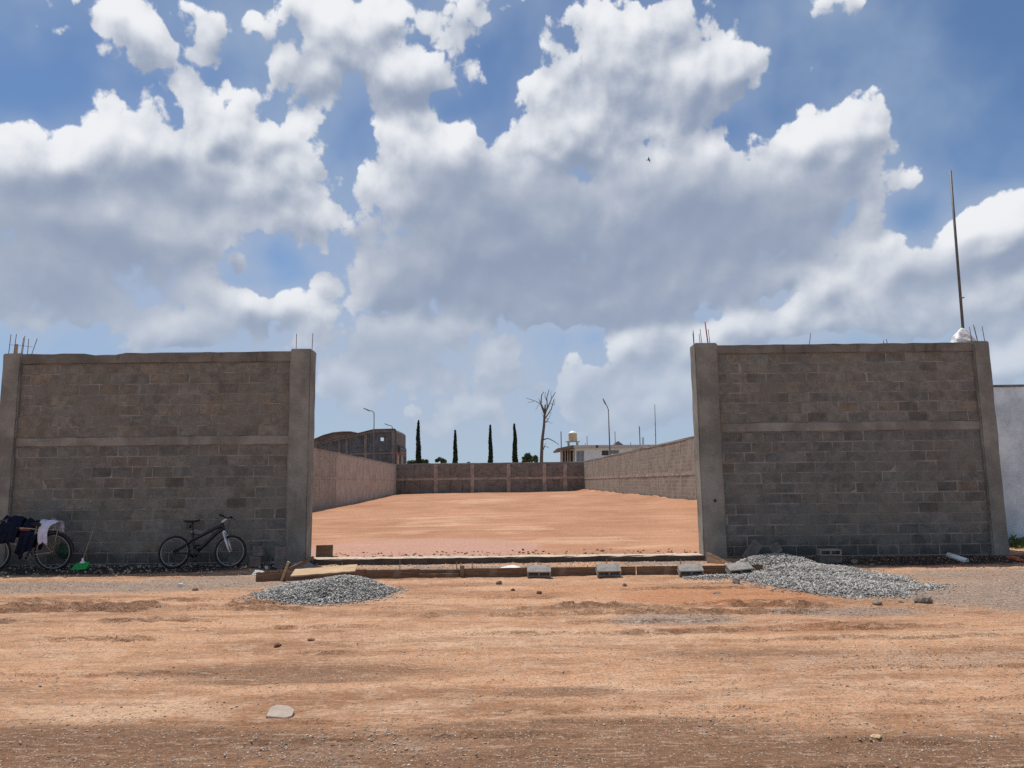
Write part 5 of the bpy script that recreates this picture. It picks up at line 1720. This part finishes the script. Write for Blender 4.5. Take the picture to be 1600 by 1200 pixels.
hp([(898, 740), (898, 700), (1110, 698), (1110, 740)], 0, 8, 'wall', M['house'])
hp([(896, 700), (896, 696), (1112, 694.5), (1112, 698)], -.7, 9, 'roof', M['house_trim'])
hp([(870.5, 704), (870, 701), (893, 696), (896, 696), (896, 700)], -.7, 9, 'porch_roof', M['cap'])
hp([(876, 740), (876, 703), (880, 703), (880, 740)], .5, .9, 'porch_wall', M['house_trim'])
for x in (882.5, 886.5, 890, 895):
    hp([(x, 740), (x, 702), (x + 1.1, 702), (x + 1.1, 740)], -.2, .1, 'porch_post', M['column'])
hp([(880, 740), (880, 703), (898, 702), (898, 740)], 3, 3.3, 'porch_back', M['glass_dark'])
w1 = hp([(901, 722), (901, 704.5), (912.5, 704.5), (912.5, 722)], -.04, .01, 'window', M['pane'])
hp([(906.3, 722), (906.3, 704.5), (907, 704.5), (907, 722)], -.07, -.04, 'mullion', M['house_trim'], w1)
hp([(940.5, 711.5), (940.5, 704), (951, 704), (951, 711.5)], -.03, .01, 'window', M['glass_dark'])
hp([(954, 709), (954, 703.7), (967, 703.7), (967, 709)], -.04, .01, 'window', M['pane'])
ring = link('wall_light', MB().torus(.13, .06, 14, 6, (BP(932, 698, YH)[0] - HS.location.x, -.75, BP(932, 698, YH)[1])).mesh('wall_light', True), M['rubber'], HS)
# skylight and rods on the roof
hp([(962, 694.6), (964.5, 690), (968, 688.5), (971, 691), (976, 694.4)], 1, 3, 'skylight', M['vault'])
for (px, yt) in ((878, 672.5), (916.5, 691.5), (919.5, 680), (964, 672.5), (1003, 664.5), (1007.5, 682), (1009.5, 682), (989, 690)):
    q = BP(px, yt, YH)
    link('roof_rod', MB().tube([(q[0] - HS.location.x, 2, BP(px, 700, YH)[1]), (q[0] - HS.location.x, 2, q[1])], .045 if px not in (1003, 878) else .07, 6).mesh('roof_rod'), M['steel'], HS)

zr = BP(897, 695.5, YH)[1]
q = BP(896.5, 690, YH)
TK = thing('water_tank', 'beige water tank with white domed lid on the pale house', 'water tank', (q[0], YH + 1.5, zr))
k = YH / FPX
hh = BP(896.5, 689.5, YH)[1] - zr
for dx in (-.6, .6):
    link('stand_pier', MB().box(dx - .12, dx + .12, -.5, .5, -.2, hh - .02).mesh('stand_pier'), M['house_trim'], TK)
link('stand_slab', MB().box(-.95, .95, -.6, .6, hh - .02, hh + .08).mesh('stand_slab'), M['house_trim'], TK)
z1, z2 = BP(896.5, 676.5, YH)[1] - zr, BP(896.5, 672.5, YH)[1] - zr
body = [(.52, hh + .08), (.58, hh + .14)]
for i in range(4):
    a = hh + .14 + (z1 - hh - .14) * i / 4
    d = (z1 - hh - .14) / 4
    body += [(.58, a + .1 * d), (.6, a + .25 * d), (.6, a + .75 * d), (.58, a + .9 * d)]
link('tank_body', MB().lathe(body + [(.58, z1)], 28).mesh('tank_body', True), M['tank'], TK)
link('tank_lid', MB().lathe([(.6, z1 + .002), (.58, z1 + .08), (.46, z1 + .22), (.26, z2 - .04), (.24, z2), (.12, z2 + .03)], 28).mesh('tank_lid', True), M['tank_top'], TK)

AN = thing('antenna_mast', 'thin mast standing behind the near end of the right lot wall', 'mast', (ray_at_y(1025, 722, 96).x, 96, 0))
tp = ray_at_y(1023, 632, 96)
link('mast', MB().tube([(0, 0, 0), (tp.x - AN.location.x, 0, tp.z)], [.07, .045], 7).mesh('mast', True), M['steel'], AN)
for i in range(6):
    z = 2 + i * 1.4
    link('rung', MB().box(-.12, .12, -.02, .02, z, z + .04).mesh('rung'), M['steel'], AN, ((tp.x - AN.location.x) * z / tp.z, 0, 0))

# a bird far up over the lot
p = ray_at_y(1014, 250, 60)
bird = MB()
bird.lathe([(.005, -.16), (.035, -.08), (.05, .0), (.035, .09), (.012, .15)], 10, (0, 0, 0), 'Y')
for s in (-1, 1):
    bird.add([(0, -.05, .02), (0, .07, .02), (s * .17, .06, .09), (s * .17, -.03, .09), (s * .34, -.05, .04), (s * .33, -.02, .04), (0, -.04, .0), (0, .06, .0), (s * .17, .05, .08), (s * .17, -.02, .08)],
             [(0, 3, 2, 1), (3, 4, 5, 2), (6, 7, 8, 9), (0, 6, 9, 3), (1, 2, 8, 7), (3, 9, 4), (2, 5, 8), (9, 8, 5, 4)])
bird.add([(-.03, .12, 0), (.03, .12, 0), (.045, .24, .0), (-.045, .24, .0), (0, .18, .012)], [(0, 1, 4), (1, 2, 4), (2, 3, 4), (3, 0, 4), (0, 3, 2, 1)])
o = link('bird', bird.mesh('bird', True), M['bird'], None, p, (R(10), R(18), R(70)))
tag(o, 'small dark bird flying in front of the big cloud', 'bird')
